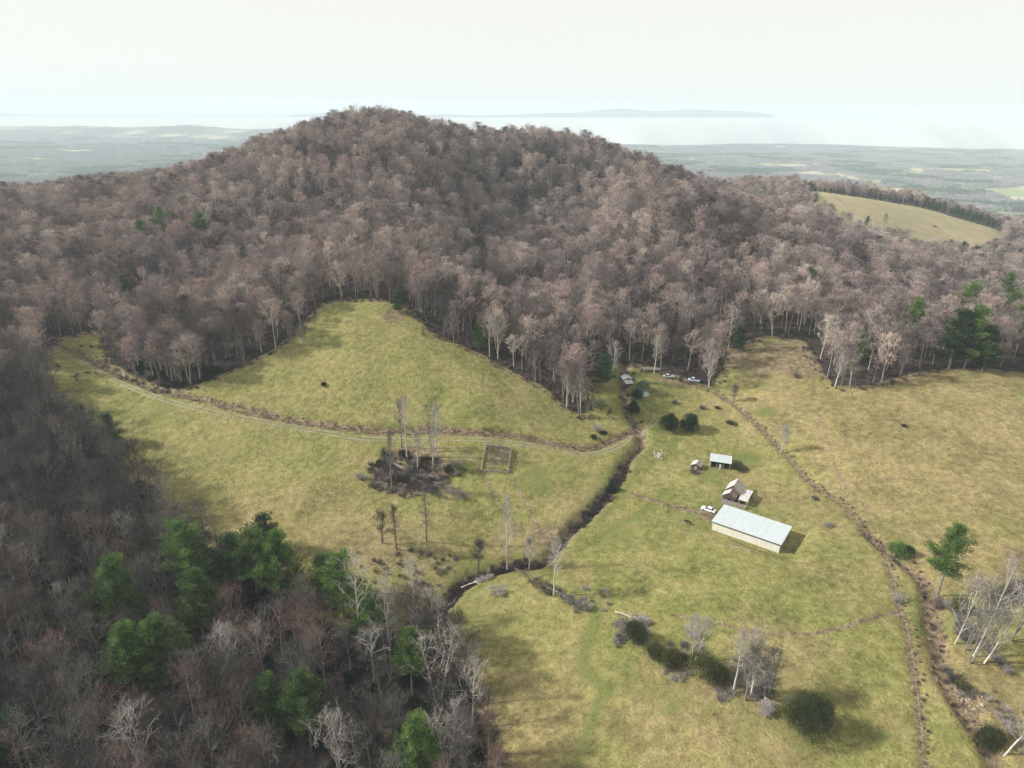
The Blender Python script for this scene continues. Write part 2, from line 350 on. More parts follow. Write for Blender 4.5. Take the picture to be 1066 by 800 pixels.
def ground_mat():
    m = bpy.data.materials.new('ground'); g = NT(m)
    pos = g.n('ShaderNodeNewGeometry').outputs['Position']
    A = g.n('ShaderNodeAttribute', attribute_name='kind'); B = g.n('ShaderNodeAttribute', attribute_name='farkind')
    sa = g.n('ShaderNodeSeparateColor'); g.l(A.outputs['Color'], sa.inputs[0]); sb = g.n('ShaderNodeSeparateColor'); g.l(B.outputs['Color'], sb.inputs[0])
    big = g.noise(pos, 0.012, 4, .6); mid = g.noise(pos, 0.06, 5, .65); small = g.noise(pos, 0.45, 5, .7); fine = g.noise(pos, 1.5, 4, .7)
    # winter pasture: straw, olive and green
    c = g.ramp(mid, [(0.30, (0.075, 0.092, 0.028)), (0.43, (0.150, 0.160, 0.048)), (0.56, (0.215, 0.205, 0.070)), (0.70, (0.290, 0.245, 0.115))])
    c = g.mix(g.mapr(big, .42, .62, 0, .45), c, (0.27, 0.215, 0.105))
    c = g.mix(g.math('MULTIPLY', g.mapr(g.math('ADD', B.outputs['Alpha'], g.math('MULTIPLY', g.math('SUBTRACT', mid, .5), .8)), 0, .75), .9), c, g.ramp(mid, [(.38, (0.165, 0.112, 0.064)), (.62, (0.320, 0.230, 0.135))]))
    c2 = g.ramp(small, [(0.34, (0.036, 0.044, 0.016)), (0.48, (0.150, 0.150, 0.048)), (0.64, (0.34, 0.30, 0.13))])
    c = g.mix(0.42, c, c2)
    spots = g.mapr(g.noise(pos, 0.9, 3, .5), .60, .72, 0, .5)
    c = g.mix(spots, c, (0.085, 0.090, 0.036))
    c = g.mix(1.0, c, g.ramp(fine, [(.33, (.74, .75, .74)), (.5, (1, 1, 1)), (.66, (1.22, 1.2, 1.18))]), 'MULTIPLY')
    c = g.mix(1.0, c, (1.04, 1.07, 1.02), 'MULTIPLY')
    spots2 = g.mapr(g.noise(pos, 0.16, 5, .75), .60, .70, 0, .45)
    c = g.mix(spots2, c, (0.20, 0.13, 0.065))
    rnd = g.math('SUBTRACT', small, .5)
    def edge(sock, a, b, k=.7):
        return g.mapr(g.math('ADD', sock, g.math('MULTIPLY', rnd, k)), a, b)
    c = g.mix(edge(sa.outputs[2], .15, .75, .9), c, g.mix(fine, (0.085, 0.115, 0.030), (0.155, 0.180, 0.055)))
    weeds = g.ramp(g.math('ADD', g.math('MULTIPLY', small, .6), g.math('MULTIPLY', fine, .4)), [(0.33, (0.045, 0.034, 0.026)), (0.47, (0.145, 0.108, 0.070)), (0.60, (0.30, 0.24, 0.150)), (0.75, (0.42, 0.35, 0.24))])
    c = g.mix(edge(sa.outputs[1], .25, .75, .8), c, weeds)
    c = g.mix(edge(A.outputs['Alpha'], .2, .9, .5), c, g.mix(mid, (0.29, 0.26, 0.18), (0.21, 0.21, 0.10)))
    litter = g.ramp(small, [(0.34, (0.012, 0.012, 0.012)), (0.5, (0.036, 0.030, 0.028)), (0.68, (0.095, 0.068, 0.058))])  # leaf litter, darkened to carry the shade of the forest floor
    c = g.mix(edge(sa.outputs[0], .30, .62, .45), c, litter)
    hpc = g.ramp(mid, [(0.3, (0.26, 0.24, 0.13)), (0.7, (0.38, 0.31, 0.19))])
    c = g.mix(sb.outputs[2], c, hpc)
    c = g.mix(sb.outputs[0], c, g.mix(big, (0.46, 0.42, 0.28), (0.40, 0.33, 0.20)))
    c = g.mix(sb.outputs[1], c, g.mix(big, (0.19, 0.25, 0.10), (0.30, 0.33, 0.16)))
    g.bsdf(c, .95, .1, bump=g.math('ADD', small, g.math('MULTIPLY', fine, .5)), bstr=.75, bdist=.7)
    return m
me.materials.append(ground_mat())

def mat(name, col, var=.25, scale=2.0, rough=.85, spec=.25, metal=0, col2=None, bump=.2, bdist=.02, rnd=0, stripes=None):
    m = bpy.data.materials.new(name); g = NT(m)
    oc = g.n('ShaderNodeTexCoord').outputs['Object']
    f = g.noise(oc, scale, 4, .6)
    lo = tuple(max(0, c*(1-var)) for c in col); hi = tuple(c*(1+var) for c in col)
    c = g.ramp(f, [(.32, lo), (.68, col2 or hi)])
    if rnd:
        o = g.n('ShaderNodeObjectInfo').outputs['Random']
        c = g.mix(1.0, c, g.ramp(o, [(0, (1-rnd, 1-rnd, 1-rnd)), (1, (1+rnd*.6, 1+rnd*.6, 1+rnd*.6))]), 'MULTIPLY')
    h = f
    g.bsdf(c, rough, spec, metal, bump=h, bstr=bump, bdist=bdist)
    return m
def twig_mat(name, stops, trunk=False):
    """bark whose tone differs from tree to tree"""
    m = bpy.data.materials.new(name); g = NT(m)
    oi = g.n('ShaderNodeObjectInfo')
    patch = g.noise(oi.outputs['Location'], 0.018, 3, .6)
    f = g.math('ADD', g.math('MULTIPLY', oi.outputs['Random'], .75), g.math('MULTIPLY', g.math('SUBTRACT', patch, .5), 1.3))
    f = g.math('ADD', f, .12)
    c = g.ramp(f, stops)
    oc = g.n('ShaderNodeTexCoord').outputs['Object']
    c = g.mix(1.0, c, g.ramp(g.noise(oc, 1.2, 2), [(.3, (.75, .75, .75)), (.7, (1.2, 1.2, 1.2))]), 'MULTIPLY')
    g.bsdf(c, .9, .15); return m
def leaf_mat(name, lo, mid_, hi, rnd=.3, sc=.9):
    m = bpy.data.materials.new(name); g = NT(m)
    oc = g.n('ShaderNodeTexCoord').outputs['Object']; oi = g.n('ShaderNodeObjectInfo')
    c = g.ramp(g.noise(oc, sc, 3, .65), [(.33, lo), (.5, mid_), (.68, hi)])
    c = g.mix(1.0, c, g.ramp(oi.outputs['Random'], [(0, (1-rnd, 1-rnd, 1-rnd)), (1, (1+rnd, 1+rnd*.9, 1+rnd*.4))]), 'MULTIPLY')
    p = g.bsdf(c, .75, .25)
    tr = g.n('ShaderNodeBsdfTranslucent'); g.l(c, tr.inputs[0]); ms_ = g.n('ShaderNodeMixShader'); ms_.inputs[0].default_value = .25
    g.l(p.outputs[0], ms_.inputs[1]); g.l(tr.outputs[0], ms_.inputs[2]); g.l(ms_.outputs[0], g.out.inputs[0])
    return m
M = {}
M['bark'] = twig_mat('tree_bark', [(0, (0.12, 0.10, 0.09)), (.4, (0.23, 0.19, 0.165)), (.75, (0.40, 0.35, 0.30)), (1, (0.52, 0.47, 0.40))])
M['twig'] = twig_mat('tree_twigs', [(0, (0.045, 0.040, 0.044)), (.2, (0.130, 0.100, 0.100)), (.38, (0.235, 0.200, 0.195)), (.55, (0.42, 0.310, 0.285)), (.7, (0.33, 0.285, 0.27)), (.82, (0.50, 0.385, 0.34)), (1, (0.56, 0.50, 0.44))])
M['twig_shade'] = twig_mat('shade_painted_twigs', [(0, (0.030, 0.031, 0.034)), (.4, (0.065, 0.058, 0.058)), (.65, (0.10, 0.090, 0.086)), (.85, (0.16, 0.115, 0.105)), (1, (0.24, 0.22, 0.20))])  # darker copies: shade over the lower left wood put into the colour
M['bark_shade'] = twig_mat('shade_painted_bark', [(0, (0.06, 0.056, 0.055)), (.5, (0.13, 0.118, 0.11)), (.8, (0.24, 0.22, 0.20)), (1, (0.42, 0.39, 0.35))])
M['twig_pale'] = mat('pale_twigs', (0.31, 0.28, 0.26), .25, 1.5)
M['bark_pale'] = mat('pale_bark', (0.48, 0.45, 0.40), .25, 1.5)
M['twig_red'] = mat('reddish_twigs', (0.17, 0.105, 0.095), .25, 1.5)
M['bark_red'] = mat('reddish_bark', (0.26, 0.20, 0.17), .25, 1.5)
M['twig_grey'] = mat('grey_twigs', (0.12, 0.112, 0.108), .25, 1.5)
M['bark_grey'] = mat('grey_bark', (0.19, 0.175, 0.165), .25, 1.5)
M['twig_dark'] = mat('dark_twigs', (0.042, 0.038, 0.038), .3, 1.5)
M['bark_dark'] = mat('dark_bark', (0.12, 0.10, 0.085), .3, 1.5)
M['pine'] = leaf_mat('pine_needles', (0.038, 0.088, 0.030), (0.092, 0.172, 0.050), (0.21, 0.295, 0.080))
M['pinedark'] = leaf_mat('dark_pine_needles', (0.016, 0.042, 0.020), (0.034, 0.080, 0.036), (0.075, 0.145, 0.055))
M['cedar'] = leaf_mat('cedar_foliage', (0.012, 0.026, 0.012), (0.022, 0.044, 0.018), (0.04, 0.07, 0.026), .15)
M['olive'] = leaf_mat('olive_foliage', (0.05, 0.06, 0.022), (0.10, 0.115, 0.04), (0.17, 0.18, 0.07), .2)
M['darkolive'] = leaf_mat('dark_olive_foliage', (0.022, 0.034, 0.014), (0.045, 0.062, 0.025), (0.08, 0.10, 0.042), .15)
M['palegreen'] = leaf_mat('pale_green_foliage', (0.12, 0.17, 0.11), (0.20, 0.26, 0.17), (0.32, 0.38, 0.27), .15)
M['straw'] = mat('dead_weed', (0.36, 0.28, 0.19), .35, .7, rnd=.35)
M['tuft'] = mat('grass_tuft', (0.20, 0.19, 0.075), .4, .7, rnd=.45)

# ---------------------------------------------------------------- mesh building
class MB:
    def __init__(s): s.v = []; s.f = []; s.m = []
    def poly(s, pts, mi=0):
        b = len(s.v); s.v += [tuple(p) for p in pts]; s.f.append(tuple(range(b, b+len(pts)))); s.m.append(mi)
    def tube(s, pts, rad, n=5, mi=0, cap=False):
        b = len(s.v); K = len(pts)
        for k in range(K):
            a = Vector(pts[max(k-1, 0)]); c = Vector(pts[min(k+1, K-1)]); t = (c-a)
            if t.length < 1e-6: t = Vector((0, 0, 1))
            t.normalize(); x = t.cross(Vector((0.13, 0.97, 0.2))); x = x.normalized() if x.length > 1e-3 else t.orthogonal().normalized(); y = t.cross(x)
            r = rad[k]; p = Vector(pts[k])
            for i in range(n):
                q = 2*math.pi*i/n; s.v.append(tuple(p+(x*math.cos(q)+y*math.sin(q))*r))
        for k in range(K-1):
            for i in range(n):
                j = (i+1) % n
                s.f.append((b+k*n+i, b+k*n+j, b+(k+1)*n+j, b+(k+1)*n+i)); s.m.append(mi)
        if cap:
            s.f.append(tuple(b+(K-1)*n+i for i in range(n))); s.m.append(mi)
            s.f.append(tuple(b+i for i in range(n))[::-1]); s.m.append(mi)
    def strip(s, a, b, w, side, mi=0):
        s.poly((a-side*w*.5, a+side*w*.5, b+side*w*.2, b-side*w*.2), mi)
    def tri(s, a, b, w, side, mi=0):
        s.poly((a-side*w*.5, a+side*w*.5, b), mi)
    def box(s, x0, x1, y0, y1, z0, z1, mi=0, bev=0):
        b = len(s.v)
        s.v += [(x0, y0, z0), (x1, y0, z0), (x1, y1, z0), (x0, y1, z0), (x0, y0, z1), (x1, y0, z1), (x1, y1, z1), (x0, y1, z1)]
        for f in ((3, 2, 1, 0), (4, 5, 6, 7), (0, 1, 5, 4), (1, 2, 6, 5), (2, 3, 7, 6), (3, 0, 4, 7)): s.f.append(tuple(b+i for i in f)); s.m.append(mi)
    def hexa(s, p, mi=0):
        """eight corners: bottom ring then top ring"""
        b = len(s.v); s.v += [tuple(q) for q in p]
        for f in ((3, 2, 1, 0), (4, 5, 6, 7), (0, 1, 5, 4), (1, 2, 6, 5), (2, 3, 7, 6), (3, 0, 4, 7)): s.f.append(tuple(b+i for i in f)); s.m.append(mi)
    def mesh(s, name, mats, smooth=False):
        me = bpy.data.meshes.new(name); me.from_pydata(s.v, [], s.f)
        for m in mats: me.materials.append(m)
        if len(mats) > 1: me.polygons.foreach_set('material_index', s.m)
        if smooth: me.polygons.foreach_set('use_smooth', [True]*len(s.f))
        me.update(); return me
    def add(s, o, dm=0):
        b = len(s.v); s.v += o.v; s.f += [tuple(i+b for i in f) for f in o.f]; s.m += [i+dm for i in o.m]

def tag(o, label=None, cat=None, group=None, kind=None):
    if label: o['label'] = label
    if cat: o['category'] = cat
    if group: o['group'] = group
    if kind: o['kind'] = kind
    return o
def mobj(name, me, parent=None, loc=None):
    o = bpy.data.objects.new(name, me); C.objects.link(o)
    if parent is not None: o.parent = parent
    if loc is not None: o.location = loc
    return o
def empty(name, loc, rz=0, label=None, cat=None, group=None, scale=1):
    o = bpy.data.objects.new(name, None); C.objects.link(o); o.location = loc; o.rotation_euler = (0, 0, rz); o.scale = (scale,)*3; o.empty_display_size = .5
    return tag(o, label, cat, group)

def rv(r): 
    while True:
        v = Vector((r.uniform(-1, 1), r.uniform(-1, 1), r.uniform(-1, 1)))
        if .1 < v.length < 1: return v.normalized()

def bare(seed, H=19, cs=.42, Rad=3.8, nl=17, sub=5, tw=6, tl=3, lean=0.0, up=.55, tr=.21, w=.045, forks=1):
    """bare deciduous tree: returns (trunk, crown)"""
    r = random.Random(seed); T = MB(); K = MB()
    heads = []
    for f in range(forks):
        az = r.uniform(0, 6.28); sp = 0 if forks == 1 else r.uniform(.06, .16)
        pts = []; x = y = 0.0; n = 9
        for k in range(n+1):
            t = k/n; x += r.uniform(-.13, .13)+lean*H/n+math.cos(az)*sp*H/n; y += r.uniform(-.13, .13)+math.sin(az)*sp*H/n
            pts.append(Vector((x if k else 0, y if k else 0, t*H*(1 if f == 0 else r.uniform(.86, .9)) - (.6 if k == 0 else 0))))
        rad = [tr*(1.25 if k == 0 else 1)*(1-(k/n))**.75+.02 for k in range(n+1)]
        if forks > 1: rad = [a*.72 for a in rad]
        T.tube(pts, rad, 6); heads.append((pts, rad))
    for pts, rad in heads:
        n = len(pts)-1; N = nl if forks == 1 else max(6, int(nl/forks*1.25))
        for i in range(N):
            h = cs+(0.97-cs)*((i+r.uniform(0, .8))/N); k = h*n; k0 = min(int(k), n-1); p = pts[k0].lerp(pts[k0+1], k-k0)
            prof = math.sin(math.pi*min(1, .22+.80*(h-cs)/(1-cs)))**.7*(1.0 if h > cs+.08 else .75)
            Ln = Rad*max(.35, prof)*r.uniform(.8, 1.2)/math.cos(R(38)); az = i*2.4+r.uniform(-.6, .6)
            el = up+(h-cs)*.9+r.uniform(-.15, .15)
            d = Vector((math.cos(az)*math.cos(el), math.sin(az)*math.cos(el), math.sin(el)))
            lp = [p]; q = p.copy()
            for s in range(4):
                d = (d+Vector((0, 0, .13))+rv(r)*.16).normalized(); q = q+d*Ln/4; lp.append(q.copy())
            r0 = max(.03, rad[k0]*.42)
            K.tube(lp, [r0*(1-s/4.6) for s in range(5)], 4, 1)
            for j in range(sub):
                t = .38+.62*(j+r.random())/sub; m = min(int(t*4), 3); a = lp[m].lerp(lp[m+1], t*4-m)
                dd = (d*.55+rv(r)*.75+Vector((0, 0, .25))).normalized(); sl_ = Ln*r.uniform(.28, .5)
                b = a+dd*sl_*.5; dd2 = (dd+rv(r)*.3+Vector((0, 0, .15))).normalized(); c = b+dd2*sl_*.5
                side = dd.cross(rv(r)).normalized()
                K.tube([a, b, c], [max(.035, r0*.42), max(.026, r0*.28), .012], 3, 1)
                for g in range(tw):
                    t2 = .25+.75*(g+r.random())/tw; e = a.lerp(b, t2*2) if t2 < .5 else b.lerp(c, t2*2-1)
                    td = (dd2*.7+rv(r)*.8+Vector((0, 0, .25))).normalized(); te = e+td*r.uniform(.7, 1.35)
                    side = td.cross(rv(r)).normalized()
                    K.strip(e, te, w, side)
                    for z in range(tl):
                        t3 = r.uniform(.2, 1); s3 = e.lerp(te, t3); d3 = (td*.7+rv(r)*.7+Vector((0, 0, .12))).normalized()
                        K.tri(s3, s3+d3*r.uniform(.4, .85), w*.85, d3.cross(rv(r)).normalized())
    return T, K

def pine(seed, H=17, Rad=3.4, cs=.28, nleaf=38, den=1.0, leaf=.26):
    """white pine: irregular tiers of soft up-swept boughs"""
    r = random.Random(seed); T = MB(); K = MB()
    x = y = 0; n = 8; pts = []
    for k in range(n+1):
        if k: x += r.uniform(-.12, .12); y += r.uniform(-.12, .12)
        pts.append(Vector((x, y, k/n*H-(.6 if k == 0 else 0))))
    T.tube(pts, [.24*(1-k/n)**.8+.02 for k in range(n+1)], 6)
    h = cs*H
    while h < H-.4:
        t = (h-cs*H)/(H*(1-cs)); k = h/H*n; k0 = min(int(k), n-1); p = pts[k0].lerp(pts[k0+1], k-k0)
        Lr = Rad*(math.sin(math.pi*min(1, .28+.66*t))**.8*(1-.25*t)+.04)
        for i in range(r.randint(4, 6)):
            az = r.uniform(0, 6.28); Ln = Lr*r.uniform(.5, 1.18)
            if r.random() < .10: continue
            el = r.uniform(-.05, .2)+t*.75
            d = Vector((math.cos(az)*math.cos(el), math.sin(az)*math.cos(el), math.sin(el))); a = p.copy(); lp = [a]
            for s in range(3): d = (d+Vector((0, 0, .12))+rv(r)*.1).normalized(); a = a+d*Ln/3; lp.append(a)
            K.tube(lp, [.07, .05, .03, .01], 3, 1)
            nc = max(2, int(Ln*1.65*den))
            for c in range(nc):
                q = (c+.6+r.random()*.4)/nc*.86+.16; m = min(int(q*3), 2); b = lp[m].lerp(lp[m+1], min(1.1, q*3-m))+Vector((r.uniform(-.3, .3), r.uniform(-.3, .3), r.uniform(-.05, .25)))
                cr = r.uniform(.40, .80)
                for z in range(nleaf):
                    v = rv(r); o = b+Vector((v.x*cr*1.1, v.y*cr*1.1, v.z*cr*.55)); dd = (v*.9+Vector((0, 0, .55))+d*.35).normalized()
                    K.tri(o, o+dd*leaf*r.uniform(.8, 1.5), leaf*.5, dd.cross(rv(r)).normalized(), 0)
        h += r.uniform(.65, 1.0)
    return T, K

def leafy(seed, rx=2, ry=2, rz=1.6, n=2600, leaf=.2, lumps=9, floor=0.0, shell=.55, stems=0):
    """evergreen or leafy shrub: leaves spread through lumpy volumes"""
    r = random.Random(seed); K = MB(); Bm = MB()
    L_ = []
    for i in range(lumps):
        v = rv(r); L_.append((Vector((v.x*rx*.5, v.y*ry*.5, rz*(.62+abs(v.z)*.5-.2))), r.uniform(.26, .62)))
    L_.append((Vector((0, 0, rz*.5)), .58))
    for i in range(n):
        c, s = r.choice(L_); v = rv(r); q = shell+(1-shell)*r.random()
        o = c+Vector((v.x*rx*s*q, v.y*ry*s*q, v.z*rz*s*q))
        if o.z < floor: o.z = floor+r.random()*.3
        d = (v+rv(r)*.6+Vector((0, 0, .3))).normalized(); sd = d.cross(rv(r)).normalized(); l = leaf*r.uniform(.7, 1.4)
        K.poly((o-sd*l*.35, o+d*l*.5+sd*l*.1, o+d*l, o+d*l*.4-sd*l*.55) if r.random() < .5 else (o-sd*l*.4, o+sd*l*.4, o+d*l), 0)
    for i in range(int(14*rx)):
        v = rv(r); v.z = abs(v.z); o = Vector((v.x*rx*.7, v.y*ry*.7, .3+v.z*rz*.75)); e_ = o+(v+rv(r)*.5).normalized()*rx*r.uniform(.25, .55); Bm.strip(o, e_, .05, v.cross(rv(r)).normalized())
    for i in range(5+stems):
        a = r.uniform(0, 6.28); e = Vector((math.cos(a)*rx*r.uniform(.2, .6), math.sin(a)*ry*r.uniform(.2, .6), rz*r.uniform(.6, 1.0)))
        Bm.tube([Vector((0, 0, -.3)), e*.5+Vector((0, 0, .1)), e], [.08, .05, .02], 4)
    return Bm, K

def brush(seed, Rad=1.6, H=2.2, stems=26, tw=9, w=.035, arch=.6):
    """leafless thicket bush"""
    r = random.Random(seed); K = MB()
    for i in range(stems):
        a = r.uniform(0, 6.28); rr_ = Rad*r.uniform(.15, 1); b = Vector((math.cos(a)*rr_*.3, math.sin(a)*rr_*.3, -.15)); d = Vector((math.cos(a)*arch*rr_/Rad, math.sin(a)*arch*rr_/Rad, 1)).normalized()
        Ln = H*r.uniform(.7, 1.15); p = [b]
        for s in range(4): d = (d+Vector((math.cos(a), math.sin(a), -.2))*.12*s*arch+rv(r)*.12).normalized(); p.append(p[-1]+d*Ln/4)
        K.tube(p, [.03, .025, .02, .014, .006], 3)
        for g in range(tw):
            t = r.uniform(.25, 1)*4; m = min(int(t), 3); e = p[m].lerp(p[m+1], t-m); td = (d*.5+rv(r)).normalized(); te = e+td*r.uniform(.3, .8)
            K.strip(e, te, w, td.cross(rv(r)).normalized())
            for z in range(2):
                s3 = e.lerp(te, r.random()); d3 = (td+rv(r)).normalized(); K.tri(s3, s3+d3*.35, w, d3.cross(rv(r)).normalized())
    return K
def tuft(seed, n=22, h=.5, sp=.35, w=.05):
    r = random.Random(seed); K = MB()
    for i in range(n):
        a = r.uniform(0, 6.28); q = sp*r.random(); b = Vector((math.cos(a)*q, math.sin(a)*q, -.05)); d = Vector((math.cos(a)*.6+r.uniform(-.3, .3), math.sin(a)*.6+r.uniform(-.3, .3), 1)).normalized()
        K.tri(b, b+d*h*r.uniform(.5, 1.1), w, d.cross(rv(r)).normalized())
    return K

# ---------------------------------------------------------------- scatter (for what nobody could count)
def scatter(name, pos, rot, scl, idx, variants, **k):
    coll = bpy.data.collections.new(name+'_kinds')
    for i, (vn, vm) in enumerate(variants):
        o = bpy.data.objects.new('%s_%02d' % (vn, i), vm); coll.objects.link(o)
    me = bpy.data.meshes.new(name); me.vertices.add(len(pos)); me.vertices.foreach_set('co', np.asarray(pos, np.float32).ravel())
    a = me.attributes.new('turn', 'FLOAT_VECTOR', 'POINT'); a.data.foreach_set('vector', np.asarray(rot, np.float32).ravel())
    a = me.attributes.new('grow', 'FLOAT_VECTOR', 'POINT'); a.data.foreach_set('vector', np.asarray(scl, np.float32).ravel())
    a = me.attributes.new('pick', 'INT', 'POINT'); a.data.foreach_set('value', np.asarray(idx, np.int32).ravel())
    o = mobj(name, me)
    g = bpy.data.node_groups.new(name, 'GeometryNodeTree')
    g.interface.new_socket('Geometry', in_out='INPUT', socket_type='NodeSocketGeometry'); g.interface.new_socket('Geometry', in_out='OUTPUT', socket_type='NodeSocketGeometry')
    gi = g.nodes.new('NodeGroupInput'); go = g.nodes.new('NodeGroupOutput'); ip = g.nodes.new('GeometryNodeInstanceOnPoints'); ci = g.nodes.new('GeometryNodeCollectionInfo')
    ci.inputs['Collection'].default_value = coll; ci.inputs['Separate Children'].default_value = True; ci.inputs['Reset Children'].default_value = True
    def na(n_, ty):
        x = g.nodes.new('GeometryNodeInputNamedAttribute'); x.data_type = ty; x.inputs['Name'].default_value = n_; return x.outputs['Attribute']
    g.links.new(gi.outputs[0], ip.inputs['Points']); g.links.new(ci.outputs[0], ip.inputs['Instance']); ip.inputs['Pick Instance'].default_value = True
    g.links.new(na('pick', 'INT'), ip.inputs['Instance Index']); g.links.new(na('turn', 'FLOAT_VECTOR'), ip.inputs['Rotation']); g.links.new(na('grow', 'FLOAT_VECTOR'), ip.inputs['Scale'])
    g.links.new(ip.outputs[0], go.inputs[0])
    md = o.modifiers.new('scatter', 'NODES'); md.node_group = g
    tag(o, k.get('label'), k.get('cat'), None, 'stuff'); return o

# ---------------------------------------------------------------- far country: hills above the fog, fog bank, woods
def ridge(name, x0, x1, Y, base, prof, depth, m, seed):
    """a long wooded hill with real depth"""
    K = MB(); n = 160; rows = 9
    for i in range(n+1):
        t = i/n; x = x0+(x1-x0)*t; top = prof(t)
        for j in range(rows):
            s = j/(rows-1); z = base+(top-base)*math.sin(math.pi*s)**.8+(25*(float(fbm(np.array(x/500.), np.array(s*4.), seed))-.45) if 0 < j < rows-1 else 0)
            K.v.append((x, Y+depth*(s-.5), z))
    for i in range(n):
        for j in range(rows-1):
            a = i*rows+j; K.f.append((a, a+rows, a+rows+1, a+1)); K.m.append(0)
    o = mobj(name, K.mesh(name, [m], True)); tag(o, kind='structure'); return o
def xat(u, v, Y):
    d = ray(u, v); t = Y/d[1]; return d[0]*t, CAMZ+d[2]*t
M['farwood'] = mat('far_woodland', (0.075, 0.085, 0.075), .3, .003)
YR = 13500
pl = [(438, 121), (470, 120), (500, 121.0), (540, 120.2), (580, 118.6), (600, 118.8), (618, 116.6), (640, 114.4), (660, 114.8), (676, 117.0), (700, 116.4), (722, 114.8), (745, 116.2), (775, 117.0), (803, 120.5)]
xs_ = [xat(u, v, YR)[0] for u, v in pl]; zs_ = [xat(u, v-1.0, YR)[1] for u, v in pl]
ridge('hills', xs_[0], xs_[-1], YR, -180, lambda t: float(np.interp(xs_[0]+(xs_[-1]-xs_[0])*t, xs_, zs_)), 1600, M['farwood'], 3)
pl2 = [(305, 120.6), (325, 119.0), (345, 118.6), (372, 120.8)]
xs2 = [xat(u, v, YR)[0] for u, v in pl2]; zs2 = [xat(u, v-1, YR)[1] for u, v in pl2]
ridge('hills', xs2[0], xs2[-1], YR, -180, lambda t: float(np.interp(xs2[0]+(xs2[-1]-xs2[0])*t, xs2, zs2)), 1500, M['farwood'], 5)
fm = bpy.data.materials.new('fog_bank'); g_ = NT(fm); g_.bsdf((0.53, 0.56, 0.55), 1, 0)
K = MB(); nx_, ny_ = 260, 34
for i in range(nx_+1):
    x = -17000+36000*i/nx_
    for j in range(ny_+1):
        s = j/ny_; y0 = 7000+2600*float(fbm(np.array(x/1500.), np.array(.5), 61)); y = y0+(12600-y0)*s
        h = 1-(1-min(1, s/.35))**2.2
        hh = xat(533+FPX*x/12000, 122.6, 12300)[1]
        K.v.append((x, y, -230+(hh+230)*h+(18*(float(fbm(np.array(x/420.), np.array(y/420.), 63))-.5) if .02 < s < .9 else 0)*h))
nv = len(K.v); K.v += [(v[0], v[1], -260) for v in K.v[:]]
for i in range(nx_):
    for j in range(ny_):
        a = i*(ny_+1)+j; b = a+ny_+1; K.f.append((a, b, b+1, a+1)); K.m.append(0); K.f.append((nv+a, nv+a+1, nv+b+1, nv+b)); K.m.append(0)
for i in range(nx_):
    a = i*(ny_+1); b = a+ny_+1; K.f.append((a, nv+a, nv+b, b)); K.m.append(0); a += ny_; b += ny_; K.f.append((a, b, nv+b, nv+a)); K.m.append(0)
tag(mobj('fog_bank', K.mesh('fog_bank', [fm], True)), 'white morning fog bank lying beyond the plain', 'fog', None, 'stuff')

# far woods: patches of crowns
def canopy_patch(seed, ever=False):
    r = random.Random(seed); K = MB()
    for c in range(34):
        cx, cy = r.uniform(-32, 32), r.uniform(-32, 32); h = r.uniform(11, 18); cr = r.uniform(3.6, 5.5)
        for k in range(26):
            v = rv(r); v.z = abs(v.z); o = Vector((cx+v.x*cr, cy+v.y*cr, h-cr*1.6+v.z*cr*(1.9 if ever else 1.3)))
            d = (v+rv(r)*.6).normalized(); sd = d.cross(rv(r)).normalized(); K.tri(o-d*1.2, o+d*1.6, 2.6, sd)
        K.tube([(cx, cy, -2), (cx, cy, h-2)], [.6, .3], 3)
    return K
M['canopy'] = twig_mat('far_canopy', [(0, (0.20, 0.20, 0.205)), (.5, (0.29, 0.28, 0.275)), (1, (0.40, 0.37, 0.345))])  # crowns lightened: part of the far haze is put into their colour
M['canopy_g'] = leaf_mat('far_evergreens', (0.03, 0.065, 0.035), (0.05, 0.10, 0.045), (0.08, 0.15, 0.06))
pv = [('patch', canopy_patch(100+i).mesh('far_patch', [M['canopy']])) for i in range(4)]+[('patch', canopy_patch(110+i, True).mesh('far_evergreen_patch', [M['canopy_g']])) for i in range(2)]
rs = np.random.RandomState(11); st = 54
gx_, gy_ = np.meshgrid(np.arange(-6500, 6500, st), np.arange(900, 7200, st), indexing='ij')
px = (gx_+rs.uniform(-20, 20, gx_.shape)).ravel(); py = (gy_+rs.uniform(-20, 20, gy_.shape)).ravel()
r_ = np.hypot(px, py-400); ok = (r_ > 1120) & (np.abs(px) < py*.86+150)
px, py = px[ok], py[ok]; k_ = farcells(px, py) == 0; k_ &= ~inpoly(px, py, FARFIELD) & ~inpoly(px, py, HILLPAST)
k_ |= (rs.rand(len(px)) < .05)
px, py = px[k_], py[k_]; pz = ztv(px, py)
ev = (fbm(px/260, py/260, 71) > .56)
sc = rs.uniform(.85, 1.2, len(px))
scatter('distant_woods', np.stack([px, py, pz], 1), np.stack([0*px, 0*px, rs.uniform(0, 6.28, len(px))], 1), np.stack([sc, sc, sc], 1), np.where(ev, 4+rs.randint(0, 2, len(px)), rs.randint(0, 4, len(px))), pv, label='hazy bare woods covering the far plain', cat='woods')

